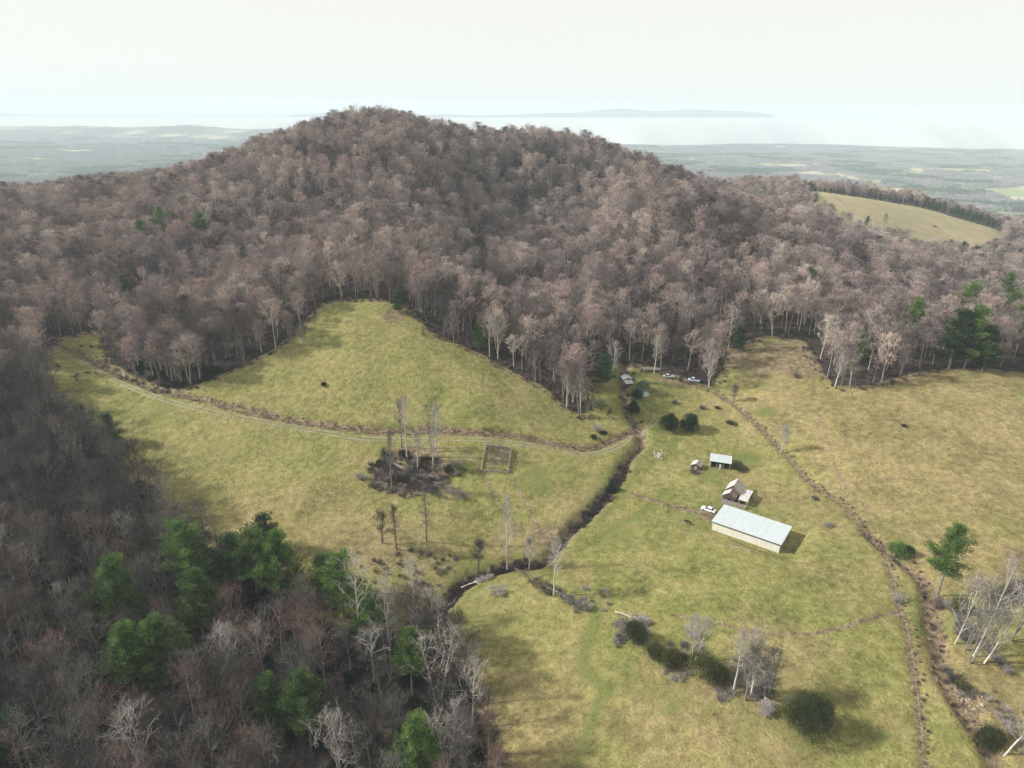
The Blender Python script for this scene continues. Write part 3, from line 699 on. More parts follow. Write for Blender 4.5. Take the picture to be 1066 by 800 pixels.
# ---------------------------------------------------------------- tree kinds
FOREST = [bare(1, 18, .40, 4.3, nl=17, w=.034), bare(2, 17, .36, 4.8, nl=17, forks=2, w=.034), bare(3, 20, .45, 4.2, nl=17, w=.034), bare(4, 16, .34, 4.6, nl=17, w=.034), bare(5, 18.5, .40, 5.0, nl=18, forks=2, w=.034), bare(6, 17, .45, 3.6, nl=15, w=.034), bare(7, 14, .33, 4.0, nl=14, w=.034)]
HS = [18, 17, 20, 16, 18.5, 17, 14]
PINES = [pine(21, 17, 5.0, nleaf=62), pine(22, 14, 4.7, .2, nleaf=62), pine(23, 19, 4.2, .35, nleaf=62), pine(24, 12, 3.9, .12, nleaf=62)]
PH = [17, 14, 19, 12]
def joined(T, K, mt, mk, name):
    B = MB(); B.add(T, 0); B.add(K, 1); return B.mesh(name, [mt]+mk)
FORH = [bare(41, 17, .36, 4.4, nl=21, sub=6, w=.07), bare(42, 17, .34, 5.0, nl=22, sub=6, forks=2, w=.068), bare(43, 19, .44, 4.3, nl=20, sub=6, w=.07), bare(44, 15, .3, 4.8, nl=21, sub=6, w=.068), bare(45, 18, .38, 5.2, nl=22, sub=6, forks=2, w=.068), bare(46, 17, .46, 3.4, nl=17, w=.075), bare(47, 13, .3, 4.0, nl=17, w=.07)]
FV = [('bare_tree', joined(T, K, M['bark'], [M['twig'], M['bark']], 'bare_tree')) for T, K in FORH]

FV2 = [('bare_tree', joined(T, K, M['bark_shade'], [M['twig_shade'], M['bark_shade']], 'bare_tree')) for T, K in FOREST]

# forest positions
rs = np.random.RandomState(5); st = 7.2
gx_, gy_ = np.meshgrid(np.arange(-760, 1150, st), np.arange(30, 1130, st), indexing='ij')
gx_[:, ::2] += st/2
px = (gx_+rs.uniform(-2.8, 2.8, gx_.shape)).ravel(); py = (gy_+rs.uniform(-2.4, 2.4, gy_.shape)).ravel()
ex_, ey_ = rs.uniform(-330, 40, 2600), rs.uniform(60, 330, 2600); px = np.concatenate([px, ex_]); py = np.concatenate([py, ey_])
ok = ~inpoly(px, py, PASTURE) & ~inpoly(px, py, HILLPAST) & (np.abs(px) < py*.80+75)
px, py = px[ok], py[ok]; pz = ztv(px, py)
U, V_, D = project(np.stack([px, py, pz], 1)); Ut, Vt, _ = project(np.stack([px, py, pz+19], 1))
ok = (Vt < 840) & (U > -110) & (U < 1180)
px, py, pz, U, V_, D, Vt = [a[ok] for a in (px, py, pz, U, V_, D, Vt)]
vis = np.ones(len(px), bool)                       # drop what no viewpoint near the camera could see (a hill in between)
E0 = np.array([0, 0, CAMZ+22.0])
for t in np.linspace(.3, .97, 70):
    qx, qy, qz = px*t, py*t, E0[2]*(1-t)+(pz+20)*t
    vis &= qz > zq(qx, qy)-2
px, py, pz, U, V_, D, Vt = [a[vis] for a in (px, py, pz, U, V_, D, Vt)]
print('forest trees', len(px))

# evergreens one can tell apart: crown centre in the picture, kind, height
PL = [ # u, v, variant, height, dark, label
 (192, 577, 0, 17, 0, 'tall bright pine topping the left wood'), (204, 628, 1, 14, 0, 'rounded yellow-green pine below the tall bright pine'), (120, 612, 1, 15, 0, 'bright pine standing alone farthest left in the lower wood'),
 (262, 583, 0, 15, 0, 'left one of two broad joined pines near the meadow corner'), (288, 588, 1, 15, 0, 'right one of two broad joined pines near the meadow corner'), (276, 552, 3, 10, 1, 'small dark pine just behind two broad joined pines'),
 (240, 580, 3, 12, 1, 'low dark pine left of the two broad joined pines'), (131, 682, 1, 13, 0, 'left pine of the pair in the middle of the lower wood'), (166, 678, 1, 13.5, 0, 'right pine of the pair in the middle of the lower wood'),
 (281, 731, 3, 12, 0, 'slim green pine left of the loose tall pine near the bottom'), (318, 735, 2, 16, 0, 'loose tall pine near the bottom edge of the wood'), (337, 598, 3, 11, 0, 'left pine of the pair at the wood edge'), (355, 607, 0, 15, 0, 'right pine of the pair at the wood edge'),
 (385, 632, 3, 12, 0, 'compact pine right of the pair at the wood edge'), (428, 686, 2, 14, 0, 'slender pine among pale bare trees beside the lower pasture'), (433, 778, 1, 12, 0, 'bright pine cut by the bottom edge below the pale trees'),
 (213, 612, 3, 10, 1, 'small dark pine hidden behind the rounded yellow-green pine'), (8, 762, 3, 9, 1, 'dim dark pine at the lower left corner'), (84, 434, 3, 9, 1, 'dark pine at the upper edge of the left wood'), (112, 446, 3, 10, 1, 'dark low pine in the left wood near the meadow'),
 (208, 236, 0, 17, 0, 'bright yellow-green pine on the left hillside'), (166, 231, 2, 17, 0, 'tall dark pine left of the bright hillside pine'), (182, 236, 2, 14, 1, 'narrow dark pine next to the bright hillside pine'), (148, 246, 1, 15, 0, 'green pine leftmost of the hillside cluster'), (155, 257, 1, 12, 1, 'dark pine lowest of the left hillside cluster'),
 (119, 265, 3, 9, 1, 'small dim pine below the left hillside cluster'), (131, 299, 3, 9, 1, 'small dim pine low on the left slope'), (231, 284, 3, 10, 1, 'low spreading pine in the middle of the left slope'),
 (844, 291, 0, 15, 0, 'dense green pine above the right pasture edge'), (872, 252, 2, 13, 1, 'tall dim pine high on the right slope'), (954, 331, 1, 15, 0, 'single green pine left of the big pine group'), (1009, 318, 0, 17, 0, 'upper left pine of the big group at the right pasture'),
 (996, 350, 1, 16, 1, 'wide dark pine lowest left in the big group at the right pasture'), (1013, 348, 1, 17, 0, 'broad bright pine in the middle of the big group at the right'), (1030, 360, 3, 13, 1, 'dark pine at the pasture edge under the big group'), (1049, 302, 2, 17, 0, 'tall pine topping the big group at the right edge'),
 (1052, 326, 0, 16, 0, 'bright pine near the right edge of the photo'), (1066, 338, 1, 15, 0, 'yellowish pine cut by the right edge'), (774, 275, 3, 11, 1, 'small dark pine in the middle of the right slope'), (813, 268, 3, 10, 0, 'faint green pine between two dark ones on the right slope'),
 (704, 182, 1, 12, 0, 'yellowish pine on the right ridge crest'), (828, 262, 3, 9, 0, 'light green small pine high on the right slope'), (896, 361, 3, 10, 0, 'small pine inside the bare trees at the right pasture edge'), (498, 349, 3, 9, 0, 'small bright pine at the tip of the upper meadow'), (415, 313, 3, 8, 1, 'small dark pine at the top edge of the upper meadow'),
 (770, 352, 3, 9, 1, 'low dark evergreen where the right pasture meets the wood'), (628, 386, 1, 11, 1, 'dark green dense pine above the stream head'), (780, 200, 2, 13, 1, 'dark pine leftmost on the far ridge by the pasture'), (795, 199, 2, 14, 1, 'second dark pine on the far ridge crest'), (989, 579, 2, 15, 0, 'lone feathery pine beside the right ditch'),
 (838, 203, 3, 12, 0, 'leftmost green pine at the head of the hilltop pasture'), (848, 207, 3, 11, 0, 'second green pine at the head of the hilltop pasture'), (903, 230, 3, 9, 1, 'small dark pine at the lower edge of the hilltop pasture'), (1055, 262, 3, 12, 1, 'dark pine right of the hilltop pasture end'), (1045, 258, 3, 12, 1, 'dark pine against the end of the hilltop pasture'),
 (985, 255, 3, 8, 0, 'low green pine under the right part of the hilltop pasture'), (750, 340, 3, 9, 1, 'dark evergreen among bare trees above the farm'), (724, 355, 3, 9, 1, 'dark low evergreen in the wood above the farm vehicles')]
PM = {}
def pine_mesh(k, dark):
    if (k, dark) not in PM:
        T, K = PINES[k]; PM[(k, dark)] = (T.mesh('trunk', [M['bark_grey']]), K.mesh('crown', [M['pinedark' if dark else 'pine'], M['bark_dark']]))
    return PM[(k, dark)]
rp_ = random.Random(77)
PP = []
def put_pine(x, y, k, H, dark, label, group):
    t, c = pine_mesh(k, dark); s = H/PH[k]
    e_ = empty('pine_tree', (x, y, zt(x, y)), rp_.uniform(0, 6.28), label, 'pine tree', group); w_ = s*rp_.uniform(1.0, 1.2); e_.scale = (w_, w_, s)
    mobj('trunk', t, e_); mobj('crown', c, e_); return e_
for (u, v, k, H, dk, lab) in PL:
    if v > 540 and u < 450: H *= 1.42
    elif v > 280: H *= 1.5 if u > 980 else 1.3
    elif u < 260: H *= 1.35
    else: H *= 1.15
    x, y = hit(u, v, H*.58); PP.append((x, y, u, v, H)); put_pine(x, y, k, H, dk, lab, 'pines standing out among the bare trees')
# the evergreen belt behind the hilltop pasture
bl = path([(812, 191), (860, 196), (921, 208), (962, 218), (1024, 234), (1062, 242)], 7)
bl = np.array([(p[0], p[1]) for p in [_y(815, 195, 900), _y(850, 194, 945), _y(905, 204, 955), _y(960, 214, 940), _y(1040, 237, 893), _y(1090, 252, 850)]])
acc = []
for i in range(len(bl)-1):
    n_ = int(np.linalg.norm(bl[i+1]-bl[i])/6.5)
    for k in range(n_): acc.append(bl[i]+(bl[i+1]-bl[i])*k/n_)
for q_ in acc:
    for row in range(2):
        x, y = q_[0]+rp_.uniform(-2, 2), q_[1]+4+row*9+rp_.uniform(-3, 3)
        put_pine(x, y, rp_.choice((0, 1, 2)), rp_.uniform(10, 16), 1, 'dark pine in the belt behind the hilltop pasture', 'pines in the belt behind the hilltop pasture')

BELTQ = [np.array(q_) for q_ in acc]
for i in range(16):
    u, v = 1002+i*4.2+rp_.uniform(-2, 2), 262+i*.7+rp_.uniform(-5, 5); x, y = hit(u, v, 8); BELTQ.append(np.array([x, y]))
    put_pine(x, y, rp_.choice((0, 1, 2)), rp_.uniform(13, 18), 1, 'dark pine on the ridge just below the right end of the hilltop pasture', 'pines on the ridge below the hilltop pasture')
# remove bare trees standing inside the evergreens
keep = np.ones(len(px), bool)
for q_ in BELTQ: keep &= np.hypot(px-q_[0], py-q_[1]) > (7 if q_[1] > 780 else 3.5)
for (x, y, u, v, H) in PP: keep &= np.hypot(px-x, py-y) > (6.0 if y < 220 else 4.0)
# trees that would stand right in front of a listed pine's crown
for (x, y, u, v, H) in PP:
    dep_ = math.hypot(x, y)
    keep &= ~((np.abs(px*dep_/np.hypot(px, py)-x) < (4.6 if y < 220 else 3.0)) & (np.hypot(px, py) < dep_) & (np.hypot(px, py) > dep_-H*.75) & (np.abs(py*dep_/np.hypot(px, py)-y) < 5))
px, py, pz, U, V_, D, Vt = [a[keep] for a in (px, py, pz, U, V_, D, Vt)]

# the nearest bare trees in view: things of their own
infr = (U > 5) & (U < 1060) & (Vt > 30) & (Vt < 790)
order = np.argsort(np.where(infr, D, 1e9))[:252]
indiv = np.zeros(len(px), bool); indiv[order] = True
LOOK = [('grey', 'bark_grey', 'twig_grey'), ('reddish-brown', 'bark_red', 'twig_red'), ('pale', 'bark_pale', 'twig_pale'), ('dark', 'bark_dark', 'twig_dark')]
BM = {}
def bare_mesh(k, l):
    if (k, l) not in BM:
        T, K = FOREST[k]; BM[(k, l)] = (T.mesh('trunk', [M[LOOK[l][1]]]), K.mesh('crown', [M[LOOK[l][2]], M[LOOK[l][1]]]))
    return BM[(k, l)]
names = [('the rounded yellow-green pine' if 'rounded' in p[5] else 'the tall bright pine' if 'tall bright' in p[5] else 'the lone leftmost pine' if 'alone' in p[5] else 'the two broad joined pines' if 'broad joined' in p[5] else 'the mid-wood pine pair' if 'middle of the lower' in p[5] else 'the loose tall bottom pine' if 'loose tall' in p[5] else 'the wood-edge pine pair' if 'pair at the wood' in p[5] else 'the slender pasture-side pine' if 'slender' in p[5] else 'the bright bottom-edge pine' if 'bottom edge below' in p[5] else 'the dim corner pine' if 'corner' in p[5] else None) for p in PL]
rt = random.Random(31)
for i in order:
    ut, vt = float(U[i]), float((V_[i]+Vt[i])/2)
    k = rt.randrange(7); l = rt.choices(range(4), (6, 4, .9, 8))[0]  # dark looks weighted up, painting the gloom of this wood into the trees
    cand = [(math.hypot(ut-p[0], vt-p[1]), j) for j, p in enumerate(PL) if names[j]]
    d_, j = min(cand); du, dv = ut-PL[j][0], vt-PL[j][1]
    s = .78+rt.random()*.3; H = HS[k]*s
    rel = ('right of' if du > 0 else 'left of') if abs(du) > abs(dv) else ('in front of' if dv > 0 else 'behind')
    dist = 'close' if d_ < 35 else 'a little' if d_ < 75 else 'well' if d_ < 130 else 'far'
    size = 'tall' if H > 19.5 else 'short' if H < 16 else 'middling'
    form = 'forked' if k in (1, 4) else 'slim' if k in (5,) else 'wide-crowned' if k in (3,) else 'upright'
    lab = f"{size} {form} {LOOK[l][0]} bare tree {dist} {rel} {names[j]}".replace('close right of', 'close to the right of').replace('close left of', 'close to the left of')
    e_ = empty('bare_tree', (px[i], py[i], zt(px[i], py[i])), rt.uniform(0, 6.28), lab, 'tree', 'bare trees in the lower left wood'); e_.scale = (s*rt.uniform(.9, 1.1),)*2+(s,)
    e_.rotation_euler[0] = rt.gauss(0, .035); e_.rotation_euler[1] = rt.gauss(0, .035)
    T, K = bare_mesh(k, l); mobj('trunk', T, e_); mobj('crown', K, e_)
m_ = ~indiv; n_ = int(m_.sum()); sc = rs.uniform(.66, 1.16, n_); painted_shade = ((U[m_] < 560) & (rs.rand(n_) < 1-sst(235, 345, py[m_])) & (px[m_] < 20)); wd = 1+.13*sst(300, 520, D[m_])  # left wood gets the tree copies with shade in their colour
scatter('forest', np.stack([px[m_], py[m_], pz[m_]], 1), np.stack([rs.normal(0, .04, n_), rs.normal(0, .04, n_), rs.uniform(0, 6.28, n_)], 1), np.stack([sc*wd*rs.uniform(.9, 1.2, n_), sc*wd*rs.uniform(.9, 1.2, n_), sc], 1), rs.randint(0, 7, n_)+7*painted_shade, FV+FV2, label='leafless winter forest covering the hill and the left valley side', cat='forest')

UG = [leafy(901, 2.4, 2.4, 1.9, 1500, .3, 7), leafy(902, 3.2, 2.6, 1.5, 1500, .3, 8)]
M['laurel'] = leaf_mat('laurel_leaves', (0.010, 0.017, 0.010), (0.018, 0.030, 0.016), (0.035, 0.052, 0.024), .3)
rs = np.random.RandomState(15); ux = rs.uniform(-330, 60, 16000); uy = rs.uniform(60, 330, 16000)
u_, v_, d_ = project(np.stack([ux, uy, ztv(ux, uy)], 1)); nn = fbm(ux/22, uy/22, 91, 3)
ok = ~inpoly(ux, uy, PASTURE) & (u_ > -60) & (u_ < 560) & (v_ > 380) & (v_ < 900) & (rs.rand(len(ux)) < .08+.5*sst(.42, .62, nn))
ux, uy = ux[ok], uy[ok]; us = rs.uniform(.5, 1.15, len(ux)); print('undergrowth', len(ux))
scatter('undergrowth', np.stack([ux, uy, ztv(ux, uy)-.2], 1), np.stack([0*ux, 0*ux, rs.uniform(0, 6.28, len(ux))], 1), np.stack([us, us, us], 1), rs.randint(0, 2, len(ux)), [('laurel', k_[1].mesh('laurel', [M['laurel']])) for k_ in UG], label='dark evergreen undergrowth between the trees of the lower left wood', cat='undergrowth')

# ---------------------------------------------------------------- ditch brush, dead weeds, tussocks
BR = [brush(201, 1.5, 2.0), brush(202, 1.2, 2.6, 20, arch=.4), brush(203, 1.8, 1.6, 30)]
def along(P, step, spread, r):
    out = []; d = 0
    for i in range(len(P)-1):
        l = np.linalg.norm(P[i+1]-P[i]); d += l
        while d > step:
            d -= step; out.append((P[i][0]+r.uniform(-spread, spread), P[i][1]+r.uniform(-spread, spread)))
    return out
r = random.Random(8); pts = []
Cmid = path([(651, 486), (640, 505), (625, 524), (612, 537), (597, 551)]); Clow = path([(564, 584), (535, 588), (505, 597), (482, 607), (470, 620), (457, 636), (425, 652)]); Cup = path([(655, 380), (652, 405), (656, 430), (668, 446)])
pts += [(p, .5, 1.1, r.choice((1, 1, 1, 0))) for p in along(Cmid, .4, 2.0, r)]+[(p, .5, 1.0, r.choice((1, 1, 1, 0))) for p in along(Clow, .4, 1.7, r)]+[(p, .5, .9) for p in along(Cup, 1.3, 2.6, r)]
pts += [(p, .25, .6) for p in along(RDITCH, 1.3, 2.2, r)]+[(p, .2, .45) for p in along(DITCH, 2.0, 1.6, r)]+[(p, .2, .45) for p in along(FENCE+np.array([1.2, 0]), 1.7, .9, r)]
isl = hit(428, 494)
for k in range(330):
    a = r.uniform(0, 6.28); q = r.random()**.62*(1+.16*math.sin(a*3+1)+.1*math.sin(a*7)); x, y = isl[0]+math.cos(a)*q*16.5, isl[1]+math.sin(a)*q*10.5-1
    pts.append(((x, y), .5, 1.5-.7*min(q, 1), r.choice((0, 0, 1, 2, 2))))
for (u0, v0, u1, v1, n__) in [(975, 625, 1050, 700, 170), (735, 690, 815, 728, 120), (636, 650, 680, 670, 50), (680, 675, 745, 705, 60), (815, 730, 875, 760, 30), (590, 615, 640, 640, 25), (640, 380, 700, 392, 22), (350, 575, 470, 640, 90), (600, 415, 640, 440, 30), (985, 690, 1010, 730, 25), (1035, 720, 1075, 800, 40), (90, 352, 150, 395, 30), (160, 400, 240, 402, 20)]:
    a_, b_ = hit(u0, v0), hit(u1, v1)
    for k in range(n__): pts.append(((r.uniform(a_[0], b_[0]), r.uniform(min(a_[1], b_[1]), max(a_[1], b_[1]))), .3, .9, 2 if v0 > 600 else 0))
# shrub layer along the forest edge
for i in range(len(PASTURE)-1):
    a_, b_ = PASTURE[i], PASTURE[i+1]
    if i in (0, 1, 2) or 3 <= i <= 37 or i > 40:
        L_ = np.linalg.norm(b_-a_)
        if L_ > 200: continue
        for k in range(int(L_/1.3)):
            t = r.random(); pts.append(((a_[0]+(b_[0]-a_[0])*t+r.uniform(-3, 3), a_[1]+(b_[1]-a_[1])*t+r.uniform(-3, 3)), .3, .95))
BV = []
for i, b in enumerate(BR):
    for mm in ('twig_dark', 'twig_grey', 'twig_red', 'twig_pale'): BV.append(('brush', b.mesh('brush', [M[mm]])))
P_ = np.array([(p[0][0], p[0][1], zt(*p[0])) for p in pts]); s_ = np.array([r.uniform(p[1], p[2]) for p in pts])
scatter('brambles', P_, np.stack([0*s_, 0*s_, np.array([r.uniform(0, 6.28) for _ in pts])], 1), np.stack([s_, s_, s_*.85], 1), np.array([4*r.randrange(3)+(r.randrange(3) if len(p) < 4 or p[3] == 0 else 0 if p[3] == 1 else r.choice((1, 3))) for p in pts]), BV, label='leafless brambles and thicket along the stream, ditches and wood edges', cat='brambles')
TV = [('tuft', tuft(301, 26, .45, .35, .06).mesh('tuft', [M['tuft']])), ('tuft', tuft(302, 18, .6, .25, .06).mesh('tuft', [M['tuft']])), ('tuft', tuft(303, 30, .7, .5, .07).mesh('weed', [M['straw']])), ('tuft', tuft(304, 24, .9, .4, .06).mesh('weed', [M['straw']]))]
rs = np.random.RandomState(9)
tx = rs.uniform(-190, 230, 120000); ty = rs.uniform(88, 330, 120000)
u_, v_, d_ = project(np.stack([tx, ty, ztv(tx, ty)], 1)); nn = fbm(tx/9, ty/9, 81, 3)
ok = inpoly(tx, ty, PASTURE) & (u_ > -60) & (u_ < 1130) & (v_ < 860) & (rs.rand(len(tx)) < sst(.40, .62, nn)*.9+.04) & (np.maximum(np.abs((tx-BARN_C[0])*bax[0]+(ty-BARN_C[1])*bax[1])-11.6, np.abs((tx-BARN_C[0])*bn[0]+(ty-BARN_C[1])*bn[1])-6) > 0)
tx, ty = tx[ok], ty[ok]; wk = rs.randint(0, 2, len(tx)); ts = rs.uniform(.25, .7, len(tx))
wp = along(DITCH, .35, 2.2, r)+along(CREEK[:len(CREEK)*2//3], .35, 4.2, r)+along(FENCE, .3, 1.5, r)+along(RDITCH, .3, 2.6, r)
wp = np.array(wp); tx = np.concatenate([tx, wp[:, 0]]); ty = np.concatenate([ty, wp[:, 1]]); wk = np.concatenate([wk, rs.randint(2, 4, len(wp))]); ts = np.concatenate([ts, rs.uniform(.5, 1.2, len(wp))])
print('tufts', len(tx), 'brush', len(pts))
scatter('grass', np.stack([tx, ty, ztv(tx, ty)], 1), np.stack([0*tx, 0*tx, rs.uniform(0, 6.28, len(tx))], 1), np.stack([ts, ts, ts], 1), wk, TV, label='winter grass tussocks and dead weeds on the pasture', cat='grass')

# ---------------------------------------------------------------- air
K = MB(); K.box(-24500, 24500, -2600, 24500, -262, 262)
hm = bpy.data.materials.new('haze'); hm.use_nodes = True; t_ = hm.node_tree; t_.nodes.clear(); ho = t_.nodes.new('ShaderNodeOutputMaterial'); pv_ = t_.nodes.new('ShaderNodeVolumePrincipled')
pv_.inputs['Color'].default_value = (0.78, 0.91, 1.0, 1); pv_.inputs['Density'].default_value = 1.25e-4; pv_.inputs['Anisotropy'].default_value = 0.0
t_.links.new(pv_.outputs[0], ho.inputs['Volume'])
if HAZE: tag(mobj('haze', K.mesh('haze', [hm])), 'pale blue winter haze over the whole country', 'haze', None, 'stuff')

# ================================================================ farm track, water
def ribbon(name, P, w, m, off=.09, side=0.0, seed=1, wv=.3):
    r = random.Random(seed); K = MB(); n = len(P); prev = None
    for i in range(n):
        a = P[max(i-1, 0)]; b = P[min(i+1, n-1)]; t = b-a; t = t/max(np.linalg.norm(t), 1e-6); nn = np.array([-t[1], t[0]])
        c = P[i]+nn*side; ww = w*(1+wv*(float(vnoise(np.array(i*.35), np.array(seed*7.7)))-.5)*2)
        row = []
        for k in (-.5, 0, .5):
            q = c+nn*ww*k; row.append((q[0], q[1], zt(*q)+off-(0.05 if k else 0)))
        if prev:
            b0 = len(K.v); K.v += prev+row; K.f += [(b0, b0+3, b0+4, b0+1), (b0+1, b0+4, b0+5, b0+2)]; K.m += [0, 0]
        prev = row
    return K
M['rut'] = mat('track_gravel', (0.25, 0.235, 0.165), .3, .8)
M['water'] = mat('stream_water', (0.05, 0.055, 0.045), .2, .5, rough=.15, spec=.5)
TRK = TRACK[(TRACK[:, 0] > -400)]
K = ribbon('a', TRK, .4, M['rut'], .08, .75, 1, .95); K2 = ribbon('b', TRK, .4, M['rut'], .08, -.75, 2, .95); K.add(K2)
tag(mobj('dirt_track', K.mesh('dirt_track', [M['rut']], True)), kind='structure')
K = ribbon('w', CREEK[60:], .4, M['water'], .07, 0, 3, .5)
tag(mobj('stream_water', K.mesh('stream_water', [M['water']], True)), kind='structure')

# ================================================================ single bare trees in the open
def hgt(ub, vb, vt):
    """height of a tree whose foot is at (ub, vb) and whose top shows at row vt"""
    x, y = hit(ub, vb); z = zt(x, y); lo, hi = 1, 40
    for _ in range(30):
        m = (lo+hi)/2
        if project([x, y, z+m])[1] > vt: lo = m
        else: hi = m
    return x, y, z, lo
OPEN = [ # foot u, v, top v, spread, crown start, looks, lean, forks, label, seed
 (423.5, 480, 414, 2.2, .55, 'pale', 0, 1, 'pale trunked bare tree in the middle of the bramble island', 1),
 (418.5, 468, 418, 1.8, .5, 'grey', 0, 1, 'grey bare tree just behind the pale one on the bramble island', 2),
 (450, 473, 419, 3.2, .35, 'grey', 0, 2, 'widest bare tree of the bramble island, forked with several stems', 3),
 (454, 478, 424, 2.6, .45, 'pale', .02, 1, 'slim pale tree touching the widest forked tree on the bramble island', 4),
 (434.5, 491, 452, 1.3, .6, 'pale', 0, 1, 'thin pale sapling between the two tall groups on the bramble island', 5),
 (451, 488, 446, 1.6, .4, 'pale', .03, 1, 'short pale tree at the right side of the bramble island', 6),
 (408, 511, 449, 1.8, .35, 'grey', 0, 1, 'grey tree with thin branches at the front left of the bramble island', 7),
 (401, 500, 470, 1.6, .3, 'dark', 0, 1, 'short dark tree at the left edge of the bramble island', 8),
 (444, 564, 503, 1.6, .25, 'grey', 0, 1, 'single slender grey tree in the grass below the bramble island', 9),
 (398, 566, 534, 2.2, .3, 'dark', 0, 2, 'small dark crooked tree left of the slender grey tree', 10),
 (413, 573, 528, 1.8, .3, 'dark', 0, 1, 'dark thin tree between the crooked one and the slender grey one', 11),
 (528, 592, 516, 2.5, .22, 'pale', 0, 1, 'tall straight pale tree standing at the stream bend', 12),
 (497, 594, 566, 1.9, .35, 'dark', 0, 2, 'small dark forked tree left of the tall stream bend tree', 13),
 (576.5, 621, 562, 2.4, .45, 'pale', 0, 1, 'pale tree rising from the fallen log right of the stream bend', 14),
 (551, 590, 566, 2.2, .3, 'pale', 0, 1, 'small pale tree on the stream bank behind the stream bend', 15),
 (303, 361, 334, 2.2, .3, 'grey', 0, 1, 'left one of two grey trees standing out into the upper meadow', 16),
 (316, 362, 338, 2.0, .3, 'grey', 0, 1, 'right one of two grey trees standing out into the upper meadow', 17),
 (681, 389, 352, 2.6, .4, 'pale', 0, 1, 'white trunked tree beside the dark flat trailer', 18),
 (605, 432, 388, 2.6, .35, 'pale', -.05, 1, 'white leaning tree at the tip of the wood above the meadow', 19),
 (590, 424, 384, 2.8, .4, 'pale', 0, 1, 'pale upright tree at the tip of the wood above the meadow', 20),
 (637, 396, 358, 2.4, .45, 'pale', 0, 1, 'pale tall tree right of the dark pine at the stream head', 21),
 (868, 405, 368, 3.0, .4, 'pale', .02, 2, 'pale forked tree at the corner of the wood on the right pasture', 22),
 (884, 404, 366, 2.6, .4, 'pale', -.03, 1, 'pale slim tree next to the forked one at the right pasture corner', 23),
 (738, 403, 366, 2.8, .35, 'pale', 0, 2, 'pale bushy tree where the farm fence meets the wood', 24),
 (763, 418, 404, 1.6, .2, 'grey', 0, 1, 'tiny grey tree on the fence line near the wood', 25),
 (813, 471, 446, 2.2, .25, 'pale', 0, 2, 'small pale tree growing on the fence line above the farm', 26),
 (456, 735, 656, 4.6, .28, 'pale', 0, 2, 'broad white-limbed tree at the edge of the lower pasture', 27),
 (404, 668, 600, 4.0, .3, 'pale', 0, 2, 'white-limbed tree right of the compact pine', 28),
 (432, 650, 588, 3.4, .35, 'pale', 0, 1, 'pale pinkish bare tree right of the white-limbed tree', 29),
 (375, 668, 580, 3.8, .4, 'pale', 0, 1, 'pale grey tree behind the wood-edge pines', 30),
 (466, 800, 730, 3.8, .28, 'pale', 0, 2, 'white bare tree at the bottom between bright pine and pasture', 31),
 (508, 808, 752, 3.0, .28, 'red', 0, 1, 'brownish bare tree at the bottom edge nearest the pasture', 32),
 (484, 715, 676, 3.6, .25, 'pale', 0, 2, 'low pale grey tree leaning out over the lower pasture', 33),
 (358, 820, 750, 5.0, .3, 'pale', 0, 2, 'white crooked tree at the bottom edge right of the loose tall pine', 34),
 (232, 735, 660, 3.6, .35, 'pale', 0, 2, 'white branched tree between the mid-wood pine pair and the slim pine', 35),
 (247, 722, 655, 3.0, .35, 'pale', .04, 1, 'pale leaning tree beside the white branched mid-wood tree', 36),
 (160, 822, 735, 4.4, .3, 'pale', 0, 2, 'pale fan-shaped tree near the bottom left edge', 37),
 (108, 815, 750, 5.0, .25, 'grey', 0, 2, 'wide grey tree left of the pale fan-shaped tree', 38),
 (756+25, 726, 668, 3.2, .3, 'pale', .05, 2, 'pale bushy tree in the middle of the pasture shrub row', 39),
 (763, 722, 658, 1.8, .45, 'pale', 0, 1, 'straight white trunk at the left of the bare pasture shrub row trees', 40),
 (797, 728, 682, 2.6, .25, 'grey', .02, 2, 'grey bare tree left of the big ivy-dark bush', 41),
 (776, 730, 676, 2.4, .3, 'grey', -.02, 1, 'grey bare tree between the white trunk and the pale bushy tree', 42),
 (721, 690, 644, 2.6, .25, 'pale', 0, 2, 'pale spindly tree behind the olive bush', 43),
 (1013, 683, 590, 4.0, .3, 'pale', .12, 1, 'tall white tree leaning right beside the right ditch', 44),
 (1024, 690, 610, 3.6, .3, 'pale', .22, 1, 'lower white tree leaning furthest right beside the right ditch', 45),
 (994, 670, 606, 3.4, .3, 'pale', .10, 1, 'pale bare tree leftmost of the leaning group at the right ditch', 46),
 (1003, 676, 612, 3.4, .25, 'grey', .04, 2, 'grey bushy tree inside the leaning group at the right ditch', 47),
 (1040, 640, 570, 4.2, .3, 'red', 0, 2, 'reddish hazy tree behind the leaning group at the right edge', 48),
 (1044, 785, 738, 2.4, .35, 'pale', .3, 1, 'white trunk leaning right at the bottom right corner', 49),
 (1064, 800, 742, 3.2, .3, 'red', 0, 2, 'reddish bare tree cut by the bottom right corner', 50),
 (1030, 672, 606, 3.6, .15, 'grey', .16, 2, 'grey many-stemmed tree between the two tallest leaning trunks', 54), (1008, 690, 630, 3.4, .15, 'grey', .1, 2, 'low grey tangled tree at the foot of the leaning group', 55), (1052, 668, 606, 4.2, .2, 'grey', .1, 2, 'grey spreading tree behind the lower leaning trunk', 56),
 (119, 378, 352, 2.4, .3, 'grey', 0, 2, 'dark grey tree at the corner of the small left meadow', 51),
 (112, 379, 356, 2.2, .3, 'dark', 0, 1, 'leftmost dark tree at the corner of the small left meadow', 52),
 (920, 238, 220, 2.6, .3, 'dark', 0, 1, 'tiny lone tree on the lower edge of the hilltop pasture', 53)]
